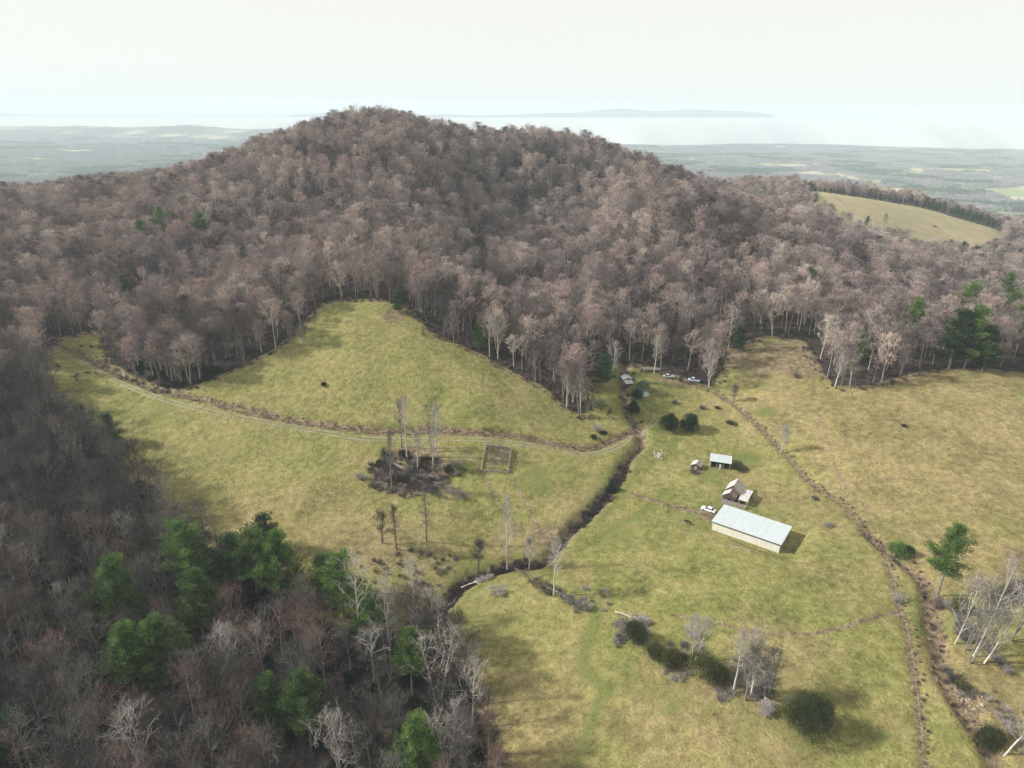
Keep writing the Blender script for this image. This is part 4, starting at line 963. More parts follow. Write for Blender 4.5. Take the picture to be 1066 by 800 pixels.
LKM = {n[0]: (n[1], n[2]) for n in (('grey', 'bark_grey', 'twig_grey'), ('red', 'bark_red', 'twig_red'), ('pale', 'bark_pale', 'twig_pale'), ('dark', 'bark_dark', 'twig_dark'))}
for (ub, vb, vt, sp_, cs_, lk, ln, fk, lab, sd) in OPEN:
    if not lab: continue
    x, y, z, H = hgt(ub, vb, vt)
    if sd == 53:
        x, y = hit_far(ub, vb); z = zt(x, y); H = 14
    if 44 <= sd <= 47: cs_ = .15; sp_ *= 1.15
    T, K = bare(500+sd, H, cs_*.85, sp_*1.35, nl=18, sub=5, tw=6, tl=3, lean=ln, up=.7, tr=(.12+H*.006)*(.75 if 44 <= sd <= 47 else 1), w=.042, forks=fk)
    e_ = empty('bare_tree', (x, y, z), 0, lab, 'tree')
    b_, t_ = LKM[lk]; mobj('trunk', T.mesh('trunk', [M[b_]]), e_); mobj('crown', K.mesh('crown', [M[t_], M[b_]]), e_)

# fallen trees
def fallen(u, v, u2, v2, H, sp_, lab, lk, sd):
    a, b = hit(u, v), hit(u2, v2); d = b-a; H = max(H*.8, float(np.linalg.norm(d))); yaw = math.atan2(d[1], d[0])
    T, K = bare(600+sd, H, .35, sp_, nl=18, sub=5, tw=6, tl=3, up=.6, tr=.2 if sd in (4, 8, 12) else .3, w=.065, forks=2 if sd % 2 else 1)
    e_ = empty('fallen_tree', (a[0], a[1], zt(*a)+.9), 0, lab, 'fallen tree')
    za, zb = zt(*a), zt(*b); pitch = math.atan2(zb-za, np.linalg.norm(d))
    e_.rotation_euler = (0, math.pi/2-pitch-.03, yaw); e_.scale = (.6, 1, 1)
    bb, tt = LKM[lk]; mobj('trunk', T.mesh('trunk', [M[bb]]), e_); mobj('crown', K.mesh('crown', [M[tt], M[bb]]), e_)
fallen(411, 486, 474, 523, 17, 3.6, 'big fallen tree whose grey crown spills out of the bramble island', 'pale', 1)
fallen(416, 490, 452, 519, 13, 3.0, 'smaller fallen trunk under the big fallen tree at the bramble island', 'dark', 2)
fallen(495, 604, 521, 622, 8, 2.4, 'fallen pale tree with a fan of twigs in front of the stream', 'pale', 3)
fallen(482, 608, 512, 601, 9, 1.0, 'pale log lying across the stream bend', 'pale', 4)
fallen(430, 500, 481, 521, 15, 4.4, 'grey tangled treetop lying at the lower right of the bramble island', 'grey', 12)
fallen(537, 596, 582, 622, 15, 1.6, 'long dark fallen tree running from the stream bend down the pasture', 'dark', 5)
fallen(566, 612, 606, 634, 9, 2.0, 'grey dead treetop lying right of the long dark fallen tree', 'grey', 6)
fallen(642, 640, 672, 650, 9, 1.6, 'white dead branches lying over the grey ivy thicket', 'pale', 8)
fallen(795, 722, 801, 744, 6, 1.8, 'pale broken branches in front of the pasture shrub row', 'pale', 9)
fallen(990, 640, 1004, 668, 8, 1.4, 'grey fallen limbs among the bushes at the right ditch', 'grey', 10)

# ================================================================ shrubs
SH = [ # u, v(centre), rx m, rz m, kind, label
 (696, 441, 4.0, 5.2, 'cedar', 'round dark bush, left one of the pair above the farm sheds', 'bush'), (717, 442, 4.1, 5.2, 'cedar', 'round dark bush, right one of the pair above the farm sheds', 'bush'),
 (661, 424, 2.6, 3.6, 'cedar', 'dark evergreen bush below the green thicket at the stream head', 'bush'), (669, 405, 3.8, 4.2, 'palegreen', 'pale green thicket beside the small stream head shed', 'bush'),
 (663, 413, 3.0, 3.4, 'darkolive', 'dark green thicket under the pale green one at the stream head', 'bush'),
 (623, 420, 2.6, 2.0, 'palegreen', 'pale green shrub at the foot of the wood tip', 'shrub'), (637, 507, 2.2, 3.2, 'cedar', 'dark evergreen bush in the stream thicket', 'bush'),
 (936, 571, 4.0, 4.4, 'pine', 'bushy green evergreen where the fence meets the right ditch', 'bush'), (945, 574, 2.4, 2.8, 'pinedark', 'small dark evergreen right of the bushy one at the fence end', 'bush'),
 (1060, 617, 3.2, 3.8, 'cedar', 'dark evergreen bush at the right edge behind the leaning trees', 'bush'), (1034, 763, 3.4, 3.8, 'darkolive', 'dull green bush at the lower right ditch', 'bush'),
 (1000, 634, 3.0, 3.0, 'olive', 'olive green bush left of the leaning trees', 'bush'), (1004, 712, 2.0, 1.8, 'olive', 'small olive shrub below the leaning trees', 'shrub'),
 (848, 748, 4.6, 6.2, 'darkolive', 'big dark ivy-green bush ending the pasture shrub row', 'bush'), (824, 745, 2.6, 3.4, 'olive', 'olive shrub hugging the left of the big dark bush', 'bush'),
 (660, 662, 3.2, 4.4, 'darkolive', 'dark ivy thicket under white dead branches', 'bush'), (697, 686, 2.8, 3.0, 'olive', 'low dull green bush second in the pasture shrub row', 'bush'), (681, 680, 2.2, 2.4, 'olive', 'light olive shrub left of the low dull green bush', 'shrub'),
 (731, 697, 3.4, 4.6, 'olive', 'olive leafy bush third in the pasture shrub row', 'bush'), (746, 706, 2.4, 2.6, 'olive', 'small olive shrub between the larger olive bush and the bare trees', 'shrub'),
 (628, 388, 2.8, 3.0, 'cedar', 'dark bush under the dense pine at the stream head', 'bush'), (770, 486, 3.0, 1.2, 'olive', 'low green scrub beside the open fronted shed', 'shrub'),
 (420, 474, 2.6, 1.5, 'darkolive', 'dark undergrowth patch at the back of the bramble island', 'shrub'), (443, 481, 2.6, 1.3, 'darkolive', 'dark undergrowth patch in the middle of the bramble island', 'shrub'), (398, 484, 2.8, 1.4, 'darkolive', 'dark undergrowth patch at the left of the bramble island', 'shrub'), (467, 491, 2.0, 1.5, 'darkolive', 'dark shrub at the right end of the bramble island', 'shrub'),
 (337, 400, 1.3, .8, 'cedar', 'small dark bush alone in the upper meadow', 'shrub'), (618, 455, 1.8, 1.0, 'darkolive', 'dark scrub beside the track junction, left half', 'shrub'), (628, 452, 1.6, .9, 'darkolive', 'dark scrub beside the track junction, right half', 'shrub'),
 (973, 236, 3.6, 2.2, 'red', 'brown brush pile on the hilltop pasture', 'brush pile'), (762, 440, 2.6, .5, 'olive', 'flat green weed patch right of the round bushes', 'shrub')]
lv = {}
for i, (u, v, rx, rz, kd, lab, cat) in enumerate(SH):
    if v > 640 and u < 900: rx *= 1.3; rz *= 1.2
    if kd == 'cedar': rx *= 1.15; rz *= 1.1
    x, y = hit(u, v, rz*.5)
    if u == 973: x, y = hit_far(u, v)
    if kd == 'red': Bm, K = MB(), brush(700, rx, rz*1.1, 60, 9, .08, 1.2); mk = M['twig_red']
    else: Bm, K = leafy(700+i, rx, rx, rz, n=int((3600+rx*rx*420)*(1.5 if kd == 'cedar' else 1)), leaf=.19 if rx > 2 else .15, lumps=14 if kd != 'cedar' else 7, shell=.5); mk = M[kd]
    e_ = empty('bush' if cat == 'bush' else 'brush_pile' if 'pile' in cat else 'shrub', (x, y, zt(x, y)), 0, lab, cat)
    mobj('foliage', K.mesh('foliage', [mk]), e_)
    if Bm.v: mobj('stem', Bm.mesh('stem', [M['bark_dark']]), e_)
GB = [(611, 632, 2.2, 1.8, 'twig_pale', 'pale leafless bush left end of the pasture shrub row'), (650, 655, 3.4, 3.4, 'twig_pale', 'grey twiggy bush wrapped round the ivy thicket'), (935, 624, 2.0, 2.2, 'twig_pale', 'silvery twiggy bush on the fence corner'), (702, 420, 1.8, 1.2, 'twig_grey', 'leftmost small bare bush above the round dark bushes'), (731, 425, 1.8, 1.2, 'twig_grey', 'middle small bare bush above the round dark bushes'), (747, 424, 1.2, 1.0, 'twig_dark', 'rightmost small dark bush above the round dark bushes'),
 (623, 448, 3.0, 2.4, 'twig_pale', 'pale leafless bush beside the track junction'), (862, 547, 2.0, 1.1, 'twig_pale', 'small pale bush in the grass right of the long barn'), (978, 630, 2.2, 2.2, 'twig_red', 'brown bush left of the leaning trees'), (996, 702, 2.2, 2.4, 'twig_dark', 'dark bare bush hanging over the right ditch'), (448, 578, .9, 1.0, 'twig_red', 'tiny russet bush below the slender grey tree'), (941, 444, 1.0, .7, 'twig_dark', 'small dark snag in the right pasture'),
 (792, 722, 3.0, 2.6, 'twig_grey', 'grey thicket at the foot of the bare shrub row trees'), (722, 492, 2.0, 1.2, 'twig_grey', 'grey weedy bush below the small dark shed'), (376, 497, 2.6, 2.2, 'twig_pale', 'pale bush at the left tip of the bramble island'), (474, 484, 3.2, 3.0, 'twig_pale', 'pale hazy bush at the right side of the bramble island'),
 (720, 660, 2.2, 2.6, 'twig_pale', 'pale twiggy bush behind the olive bush'), (848, 520, 1.2, 1.0, 'twig_grey', 'small grey bush on the fence line right of the barn'), (829, 393, 2.0, 1.6, 'twig_grey', 'grey bush at the top of the right pasture'), (738, 398, 2.4, 2.4, 'twig_dark', 'dark thicket right of the pale blue truck'), (703, 380, 2.6, 2.2, 'twig_dark', 'dark thicket behind the derelict silver car')]
for i, (u, v, rx, rz, mk, lab) in enumerate(GB):
    x, y = hit(u, v, rz*.4); e_ = mobj('bush', brush(800+i, rx, rz*1.25, int(24+rx*18), 9, .045, .55).mesh('bush', [M[mk]]), None, (x, y, zt(x, y))); tag(e_, lab, 'bush')

# ================================================================ buildings
M['roofw'] = mat('white_roof_metal', (0.46, 0.51, 0.53), .07, .5, rough=.45, spec=.4)
M['wallw'] = mat('cream_wall_metal', (0.62, 0.62, 0.55), .06, .5, rough=.6)
M['rust'] = mat('rusty_tin', (0.26, 0.13, 0.09), .4, 1.5, rough=.8, col2=(0.42, 0.30, 0.25))
M['tin'] = mat('weathered_tin', (0.50, 0.49, 0.47), .3, 1.2, rough=.55, spec=.4, col2=(0.62, 0.60, 0.60))
M['pinktin'] = mat('faded_pinkish_tin', (0.45, 0.38, 0.36), .3, 1.0, rough=.6)
M['wood'] = mat('weathered_boards', (0.16, 0.13, 0.11), .4, 2)
M['dwood'] = mat('dark_boards', (0.07, 0.06, 0.055), .4, 2)
M['greywood'] = mat('grey_boards', (0.30, 0.27, 0.25), .3, 2)
M['stone'] = mat('field_stone', (0.30, 0.26, 0.22), .45, 2.2, bump=.8, bdist=.1)
M['purplewall'] = mat('shade_painted_wall_metal', (0.30, 0.27, 0.28), .2, .8, rough=.6)  # cream wall's side away from the sun, shade put into its colour
M['trim'] = mat('dark_trim', (0.06, 0.06, 0.065), .2, 2)
M['dark'] = mat('dark_inside', (0.02, 0.02, 0.02), .2, 2)  # near-black: shade painted into the shed interior; also doors and cow
def corr(x0, x1, y0, y1, za, zb, th=.06, pitch=.9, axis='x', rib=.05):
    """sheet roof, sloping from za at y0 to zb at y1, with raised seams every pitch metres"""
    K = MB(); K.hexa([(x0, y0, za-th), (x1, y0, za-th), (x1, y1, zb-th), (x0, y1, zb-th), (x0, y0, za), (x1, y0, za), (x1, y1, zb), (x0, y1, zb)])
    n = int((x1-x0)/pitch)
    for i in range(n+1):
        x = x0+.05+(x1-x0-.1)*i/max(n, 1)
        K.hexa([(x-.03, y0, za-.005), (x+.03, y0, za-.005), (x+.03, y1, zb-.005), (x-.03, y1, zb-.005), (x-.03, y0, za+rib), (x+.03, y0, za+rib), (x+.03, y1, zb+rib), (x-.03, y1, zb+rib)])
    return K
def bx(x0, x1, y0, y1, z0, z1):
    K = MB(); K.box(x0, x1, y0, y1, z0, z1); return K
def part(name, K, m, par, lab=None, smooth=False):
    o = mobj(name, K.mesh(name, [M[m] if isinstance(m, str) else m], smooth), par)
    if lab: o['label'] = lab
    return o
# long barn
LB, DB = 20.6, 10.6
BARN_C = BARN_C-bax*.9
b = empty('barn', (BARN_C[0], BARN_C[1], -1.35), BYAW, 'long low barn with white metal roof and cream wall', 'barn')
K = MB(); K.box(-LB/2, LB/2, -DB/2, -DB/2+.2, -.6, 3.55)
for i in range(14):
    x = -LB/2+.25+i*1.5; K.box(x, x+.04, -DB/2-.03, -DB/2-.002, 0, 3.5)
part('front_wall', K, 'wallw', b)
part('back_wall', bx(-LB/2, LB/2, DB/2-.2, DB/2, -.6, 3.9), 'purplewall', b)
K = MB(); K.hexa([(LB/2-.2, -DB/2+.2, -.6), (LB/2, -DB/2+.2, -.6), (LB/2, DB/2-.2, -.6), (LB/2-.2, DB/2-.2, -.6), (LB/2-.2, -DB/2+.2, 3.5), (LB/2, -DB/2+.2, 3.5), (LB/2, DB/2-.2, 3.9), (LB/2-.2, DB/2-.2, 3.9)])
part('end_wall', K, 'purplewall', b, 'end wall facing right, shade painted into its grey')
K = MB(); K.hexa([(-LB/2, -DB/2+.2, -.6), (-LB/2+.2, -DB/2+.2, -.6), (-LB/2+.2, DB/2-.2, -.6), (-LB/2, DB/2-.2, -.6), (-LB/2, -DB/2+.2, 3.5), (-LB/2+.2, -DB/2+.2, 3.5), (-LB/2+.2, DB/2-.2, 3.9), (-LB/2, DB/2-.2, 3.9)])
part('end_wall', K, 'wallw', b)
part('roof', corr(-LB/2-.35, LB/2+.45, -DB/2-.5, DB/2+.4, 3.72, 4.12, .07, 1.8, rib=.02), 'roofw', b)
part('eave_shadow_strip', bx(-LB/2-.3, LB/2+.4, -DB/2-.46, -DB/2-.38, 3.36, 3.64), 'trim', b)  # dark strip painting in the eave gap and its shadow line
d_ = part('door', bx(LB/2+.01, LB/2+.09, -2.2, 2.2, -.1, 3.1), 'greywood', b); part('handle', bx(LB/2+.1, LB/2+.16, 1.7, 1.8, 1.2, 1.7), 'trim', d_)
part('footing', bx(-LB/2-.06, LB/2+.06, -DB/2-.07, DB/2+.07, -1.2, -.02), 'stone', b)
# small gabled house behind the barn
hx, hy = hit(766, 519); hz = zt(hx, hy)
b = empty('farm_building', (hx, hy, hz), BYAW+.05, 'old gabled outbuilding with pale and rusty tin roofs behind the long barn', 'building')
def gable(x0, x1, y0, y1, ze, zr, th=.06, oh=.3):
    xm = (x0+x1)/2; A = MB(); B = MB(); y0 -= oh; y1 += oh; s = (zr-ze)/(xm-x0); zl = ze-s*oh
    A.hexa([(x0-oh, y0, zl-th), (xm, y0, zr-th), (xm, y1, zr-th), (x0-oh, y1, zl-th), (x0-oh, y0, zl), (xm, y0, zr), (xm, y1, zr), (x0-oh, y1, zl)])
    B.hexa([(xm, y0, zr-th), (x1+oh, y0, zl-th), (x1+oh, y1, zl-th), (xm, y1, zr-th), (xm, y0, zr), (x1+oh, y0, zl), (x1+oh, y1, zl), (xm, y1, zr)])
    for K_, sx in ((A, -1), (B, 1)):
        n = int((y1-y0)/.7)
        for i in range(n+1):
            y = y0+.04+(y1-y0-.1)*i/n; xe = xm+sx*(xm-x0+oh); K_.hexa([(min(xm, xe), y, (zl if sx < 0 else zr)-.005), (max(xm, xe), y, (zr if sx < 0 else zl)-.005), (max(xm, xe), y+.05, (zr if sx < 0 else zl)-.005), (min(xm, xe), y+.05, (zl if sx < 0 else zr)-.005), (min(xm, xe), y, (zl if sx < 0 else zr)+.035), (max(xm, xe), y, (zr if sx < 0 else zl)+.035), (max(xm, xe), y+.05, (zr if sx < 0 else zl)+.035), (min(xm, xe), y+.05, (zl if sx < 0 else zr)+.035)])
    return A, B
def gwall(x0, x1, y0, y1, ze, zr, z0=-.8):
    K = MB(); xm = (x0+x1)/2
    for y in (y0, y1-.14):
        for q in (((x0, y), (xm, y)), ((xm, y), (x1, y))):
            za, zb = (ze, zr) if q[0][0] == x0 else (zr, ze)
            K.hexa([(q[0][0], y, z0), (q[1][0], y, z0), (q[1][0], y+.14, z0), (q[0][0], y+.14, z0), (q[0][0], y, za-.1), (q[1][0], y, zb-.1), (q[1][0], y+.14, zb-.1), (q[0][0], y+.14, za-.1)])
    K.box(x0, x0+.14, y0+.14, y1-.14, z0, ze-.12); K.box(x1-.14, x1, y0+.14, y1-.14, z0, ze-.12); return K
part('main_wall', gwall(-3.3, 1.3, -.8, 4.2, 2.9, 5.0), 'wood', b); A, B = gable(-3.3, 1.3, -.8, 4.2, 2.9, 5.0)
part('roof', A, 'tin', b, 'pale tin roof slope on the left'); part('roof', B, 'pinktin', b, 'faded pinkish roof slope on the right')
part('front_wing', gwall(-3.4, .6, -4.0, -.95, 2.0, 3.4), 'dwood', b); A, B = gable(-3.4, .6, -3.9, -1.25, 2.05, 3.45)
part('wing_roof', A, 'tin', b, 'pale left slope of the low front wing'); part('wing_roof', B, 'rust', b, 'rust-red right slope of the low front wing')
part('lean_to_roof', corr(1.55, 4.6, -3.8, 3.2, 1.75, 2.5, .06, .7), 'tin', b)
for x, y in ((1.8, -3.6), (4.4, -3.6), (4.4, 0), (4.4, 3), (1.8, 0)): part('post', bx(x-.09, x+.09, y-.09, y+.09, -.8, 1.7 if y < 0 else 2.0), 'greywood', b)
part('side_wall', bx(1.5, 4.4, 2.9, 3.02, -.8, 2.35), 'wood', b)
K = MB(); K.box(-3.7, 4.7, -4.9, -4.55, -.8, .75)
for i in range(9): K.box(-3.7+i*1.02, -3.6+i*1.02, -5.0, -4.9, -.8, 1.15)
part('porch_rail', K, 'greywood', b); part('door', bx(-1.9, -.9, -4.08, -4.01, -.5, 1.5), 'dark', b)
w_ = part('window', bx(-.6, -.1, -4.06, -4.01, .7, 1.3), 'trim', b)
# open fronted shed
sx, sy = hit(749.5, 484); b = empty('open_shed', (sx, sy, zt(sx, sy)), R(-17), 'open-fronted shed with white sloping roof and rusty back strip', 'shed')
part('back_wall', bx(-3.4, 3.4, 2.6, 2.75, -1, 3.0), 'wood', b)
part('side_wall', bx(-3.4, -3.26, -2.4, 2.6, -1, 2.45), 'greywood', b); part('side_wall', bx(3.26, 3.4, -2.4, 2.6, -1, 2.45), 'dwood', b)
part('interior_shade_sheet', bx(-3.2, 3.2, .2, .32, -1, 2.4), 'dark', b)  # near-black sheet standing in for the shade inside the open front
for x in (-3.3, -1.1, 1.1, 3.3): part('post', bx(x-.1, x+.1, -2.75, -2.55, -1, 2.4), 'greywood', b)
part('roof', corr(-3.8, 3.8, -3.1, 2.0, 2.55, 3.15, .07, .7), 'roofw', b, 'white sheet roof'); part('roof', corr(-3.8, 3.8, 2.04, 3.5, 3.10, 2.75, .06, .7), 'rust', b, 'rusty back strip of the roof')
part('gate', bx(-.35, .4, -2.85, -2.78, -.3, 1.7), 'tin', b)
# small shed
x, y = hit(725, 488); b = empty('small_shed', (x, y, zt(x, y)), R(-28), 'small dark shed with pale tin roof left of the open shed', 'shed')
part('wall', gwall(-1.6, 1.6, -1.5, 1.5, 1.6, 2.4, -.6), 'dwood', b); A, B = gable(-1.6, 1.6, -1.5, 1.5, 1.65, 2.45)
part('roof', A, 'tin', b, 'pale left roof slope'); part('roof', B, 'greywood', b, 'dull right roof slope'); part('door', bx(-.4, .4, -1.6, -1.52, -.3, 1.4), 'greywood', b)
# shed at the stream head
x, y = hit(653, 397); b = empty('stream_shed', (x, y, zt(x, y)), R(10), 'narrow stepped shed with white tin roof by the stream head', 'shed')
part('wall', gwall(-1.9, 1.9, -.5, 3.2, 2.4, 3.1, -.8), 'greywood', b); A, B = gable(-1.9, 1.9, -.5, 3.2, 2.45, 3.15)
part('roof', A, 'roofw', b); part('roof', B, 'tin', b); part('lean_to_roof', corr(-1.8, 1.8, -3.3, -.85, 1.3, 2.0, .06, .6), 'tin', b)
part('lean_to_wall', bx(-1.7, 1.7, -3.0, -2.88, -.9, 1.25), 'dwood', b); part('door', bx(-.5, .5, -.6, -.52, -.3, 1.2), 'dark', b)
# stone ruin
q = [hit(503.5, 491), hit(531, 494), hit(530.5, 467), hit(502, 465.5)]
cx, cy = np.mean([p[0] for p in q]), np.mean([p[1] for p in q]); yaw = math.atan2(q[1][1]-q[0][1], q[1][0]-q[0][0])*.6
b = empty('stone_foundation', (cx, cy, zt(cx, cy)), yaw, 'square roofless stone foundation open in the meadow below the track', 'ruin')
rr_ = random.Random(3); zc = zt(cx, cy)
def rubble(x0, y0, x1, y1, h, w=.55):
    K = MB(); L_ = math.hypot(x1-x0, y1-y0); n = int(L_/.42)
    for k in range(n):
        t = (k+.5)/n; x = x0+(x1-x0)*t; y = y0+(y1-y0)*t
        wx, wy = cx+x*math.cos(yaw)-y*math.sin(yaw), cy+x*math.sin(yaw)+y*math.cos(yaw); zg = zt(wx, wy)-zc
        hh = h*rr_.uniform(.6, 1.1); s = .34
        z = zg-.4
        while z < zg+hh:
            a, c, d = rr_.uniform(-.12, .12), rr_.uniform(-.12, .12), rr_.uniform(.25, .4)
            K.box(x+a-s*.8, x+a+s*.8, y+c-w/2, y+c+w/2, z, z+d); z += d*.93
    return K
hw, hd = 4.8, 5.4
part('back_wall', rubble(-hw, hd, hw, hd, 1.3), 'stone', b); part('side_wall', rubble(-hw, -hd, -hw, hd, .5), 'straw', b); part('side_wall', rubble(hw, -hd, hw, hd, .9), 'stone', b); part('front_wall', rubble(-hw, -hd, hw, -hd, .25), 'stone', b)
K = MB(); n = 8
for i in range(n):
    for j in range(n):
        P4 = []
        for (a, c) in ((i, j), (i+1, j), (i+1, j+1), (i, j+1)):
            X, Y = -hw+.3+(2*hw-.6)*a/n, -hd+.3+(2*hd-.6)*c/n; wx, wy = cx+X*math.cos(yaw)-Y*math.sin(yaw), cy+X*math.sin(yaw)+Y*math.cos(yaw); P4.append((X, Y, zt(wx, wy)-zc+.12))
        K.poly(P4)
M['soil'] = mat('brown_soil', (0.22, 0.16, 0.10), .4, .6)


# ================================================================ vehicles
M['carw'] = mat('white_paint', (0.70, 0.72, 0.72), .06, 1, rough=.3, spec=.5); M['cars'] = mat('silver_paint', (0.45, 0.47, 0.49), .1, 1, rough=.4, spec=.5); M['carb'] = mat('pale_blue_paint', (0.42, 0.50, 0.58), .1, 1, rough=.4, spec=.5)
M['glass'] = mat('window_glass', (0.03, 0.04, 0.05), .1, 1, rough=.08, spec=.6); M['rubber'] = mat('tyre_rubber', (0.03, 0.03, 0.03), .1, 4); M['rim'] = mat('wheel_rim', (0.4, 0.4, 0.4), .1, 4, rough=.4, metal=.6)
M['lamp'] = mat('headlight_lens', (0.75, 0.75, 0.7), .05, 4, rough=.1, spec=.6)
def loft(prof, w, inset=.1):
    """car body shape from a side outline (x, z); narrowed slightly toward the top"""
    K = MB(); n = len(prof); zt_ = max(p[1] for p in prof); zb_ = min(p[1] for p in prof)
    for sy in (-1, 1):
        for (x, z) in prof:
            t = (z-zb_)/(zt_-zb_); K.v.append((x, sy*(w/2-inset*t**1.5), z))
    K.f.append(tuple(range(n))); K.m.append(0); K.f.append(tuple(range(2*n-1, n-1, -1))); K.m.append(0)
    for i in range(n):
        j = (i+1) % n; K.f.append((i, i+n, j+n, j)); K.m.append(0)
    return K
def car(u, v, yaw, paint, lab, cat, kind='car'):
    x, y = hit(u, v); b = empty('parked_'+kind, (x, y, zt(x, y)+.02), yaw, lab, cat)
    Lc = 4.6
    if kind == 'car':
        part('body', loft([(-2.3, .35), (-2.3, .85), (-1.6, .98), (1.0, .98), (2.15, .82), (2.32, .6), (2.3, .35)], 1.78, .08), paint, b)
        part('cabin', loft([(-1.75, .99), (-1.25, 1.42), (.25, 1.44), (1.0, .99)], 1.58, .16), 'glass', b)
        part('roof', loft([(-1.2, 1.4), (-1.15, 1.47), (.15, 1.48), (.25, 1.4)], 1.4, .05), paint, b)
    else:
        part('body', loft([(-2.5, .5), (-2.5, 1.05), (.3, 1.05), (1.3, 1.05), (2.3, .95), (2.45, .6), (2.4, .45)], 1.85, .06), paint, b)
        part('cabin', loft([(-.4, 1.06), (-.3, 1.65), (.9, 1.68), (1.45, 1.06)], 1.65, .14), 'glass', b)
        part('roof', loft([(-.35, 1.62), (-.3, 1.72), (.8, 1.74), (.92, 1.65)], 1.5, .05), paint, b)
        part('cargo_bed', bx(-2.3, -.55, -.75, .75, 1.06, 1.10), 'trim', b)
    for xx in (-1.45, 1.4):
        for s in (-1, 1):
            K = MB(); K.tube([(xx, s*.72, .33), (xx, s*.92, .33)], [.33, .33], 16, cap=True); t = part('wheel', K, 'rubber', b)
            K = MB(); K.tube([(xx, s*.86, .33), (xx, s*.935, .33)], [.18, .18], 10, cap=True); part('rim', K, 'rim', t)
    for s in (-1, 1): part('headlight', bx(2.26, 2.34, s*.62-.18, s*.62+.18, .62, .74), 'lamp', b)
    return b
car(737, 533, R(146), 'carw', 'white car parked at the left end of the long barn', 'car')
car(696, 394, R(-4), 'cars', 'derelict silver car beside the flat trailer at the wood edge', 'car')
car(722, 397, R(160), 'carb', 'pale blue pickup truck at the edge of the wood', 'pickup truck', 'truck')
x, y = hit(678.5, 387); b = empty('flat_trailer', (x, y, zt(x, y)), R(-3), 'long dark flat trailer stacked with poles at the wood edge', 'trailer')
part('deck', bx(-3.6, 3.6, -1.1, 1.1, .75, .95), 'greywood', b); part('frame', bx(-3.7, 4.6, -.12, .12, .5, .74), 'trim', b)
for xx in (-1.6, -.7):
    for s in (-1, 1):
        K = MB(); K.tube([(xx, s*.85, .38), (xx, s*1.08, .38)], [.38, .38], 14, cap=True); part('wheel', K, 'rubber', b)
K = MB(); rr_ = random.Random(5)
for i in range(9): yy = -.85+.21*i; K.tube([(-3.8+rr_.random()*.8, yy, 1.05+.15*(i % 3)), (3.0+rr_.random(), yy+rr_.uniform(-.1, .1), 1.05+.15*(i % 3))], [.1, .08], 6, cap=True)
tag(mobj('pole_stack', K.mesh('pole_stack', [M['greywood']]), None, (x, y, zt(x, y))), 'weathered poles lying on the dark flat trailer', 'poles').rotation_euler = (0, 0, R(-3))
# tarp heap at the stream head
def heap(name, u, v, rx, ry, h, m, lab, cat, seed):
    K = MB(); x, y = hit(u, v); n, mm = 16, 7
    for j in range(mm+1):
        for i in range(n):
            a = 2*math.pi*i/n; t = j/mm; q = math.cos(t*math.pi/2)**.7; w_ = 1+.22*math.sin(a*3+seed)+.12*math.sin(a*7+seed*2+j)
            K.v.append((math.cos(a)*rx*q*w_, math.sin(a)*ry*q*w_, -.25+(h+.25)*math.sin(t*math.pi/2)*(1+.15*math.sin(a*2+j))))
    for j in range(mm):
        for i in range(n):
            k = (i+1) % n; K.f.append((j*n+i, j*n+k, (j+1)*n+k, (j+1)*n+i)); K.m.append(0)
    K.f.append(tuple(mm*n+i for i in range(n))); K.m.append(0)
    o = mobj(name, K.mesh(name, [M[m]]), None, (x, y, zt(x, y))); tag(o, lab, cat); return o
M['tarp'] = mat('pale_blue_tarp', (0.40, 0.50, 0.52), .2, 2, rough=.5)
heap('tarp_heap', 671, 413.5, 1.8, 1.4, 1.7, 'tarp', 'pale blue tarpaulin heap in the green thicket at the stream head', 'tarp', 1)
heap('metal_scrap', 674, 432, .9, .6, 1.3, 'greywood', 'grey upright scrap heap just below the stream head thicket', 'scrap', 4)
# stone pile and boulders
def stones(u, v, n, sp, sz, lab, m='stone', sx=1.0, name='stone_pile', cat='stones', seed=1):
    r = random.Random(seed); K = MB(); x0, y0 = hit(u, v); z0 = zt(x0, y0)
    for i in range(n):
        x, y = r.gauss(0, sp*sx), r.gauss(0, sp); s = sz*r.uniform(.5, 1.2); c = Vector((x, y, zt(x0+x, y0+y)-z0+s*.25)); b0 = len(K.v)
        for a in ((1, 0, 0), (-1, 0, 0), (0, 1, 0), (0, -1, 0), (0, 0, 1), (0, 0, -1)): K.v.append(tuple(c+Vector(a)*s*r.uniform(.6, 1.1)+rv(r)*s*.25))
        for f in ((0, 2, 4), (2, 1, 4), (1, 3, 4), (3, 0, 4), (2, 0, 5), (1, 2, 5), (3, 1, 5), (0, 3, 5)): K.f.append(tuple(b0+k for k in f)); K.m.append(0)
    return tag(mobj(name, K.mesh(name, [M[m]]), None, (x0, y0, z0)), lab, cat)
M['palestone'] = mat('pale_stone', (0.42, 0.38, 0.35), .3, 2); M['pinkearth'] = mat('pinkish_rubble', (0.30, 0.23, 0.19), .35, 1)
stones(686.5, 475, 26, 1.1, .5, 'grey stone pile in the grass left of the sheds', 'palestone')
stones(1014, 728, 34, 1.6, .5, 'pinkish eroded rubble on the right ditch bank', 'pinkearth', seed=3, name='rubble_bank', cat='rubble')
stones(626, 527, 12, 1.6, .4, 'white stones lying in the stream thicket', 'palestone', seed=4)
stones(668, 448, 20, 1.3, .45, 'tumbled stones where the track crosses the stream', 'palestone', seed=5)
stones(579, 464, 14, .8, .45, 'reddish earth slip in the bank above the track', 'rust', 2.5, 'earth_slip', 'earth bank', 6)
stones(441, 448, 10, .6, .5, 'reddish earth patch in the bank behind the bramble island', 'rust', 1.5, 'earth_slip', 'earth bank', 7)

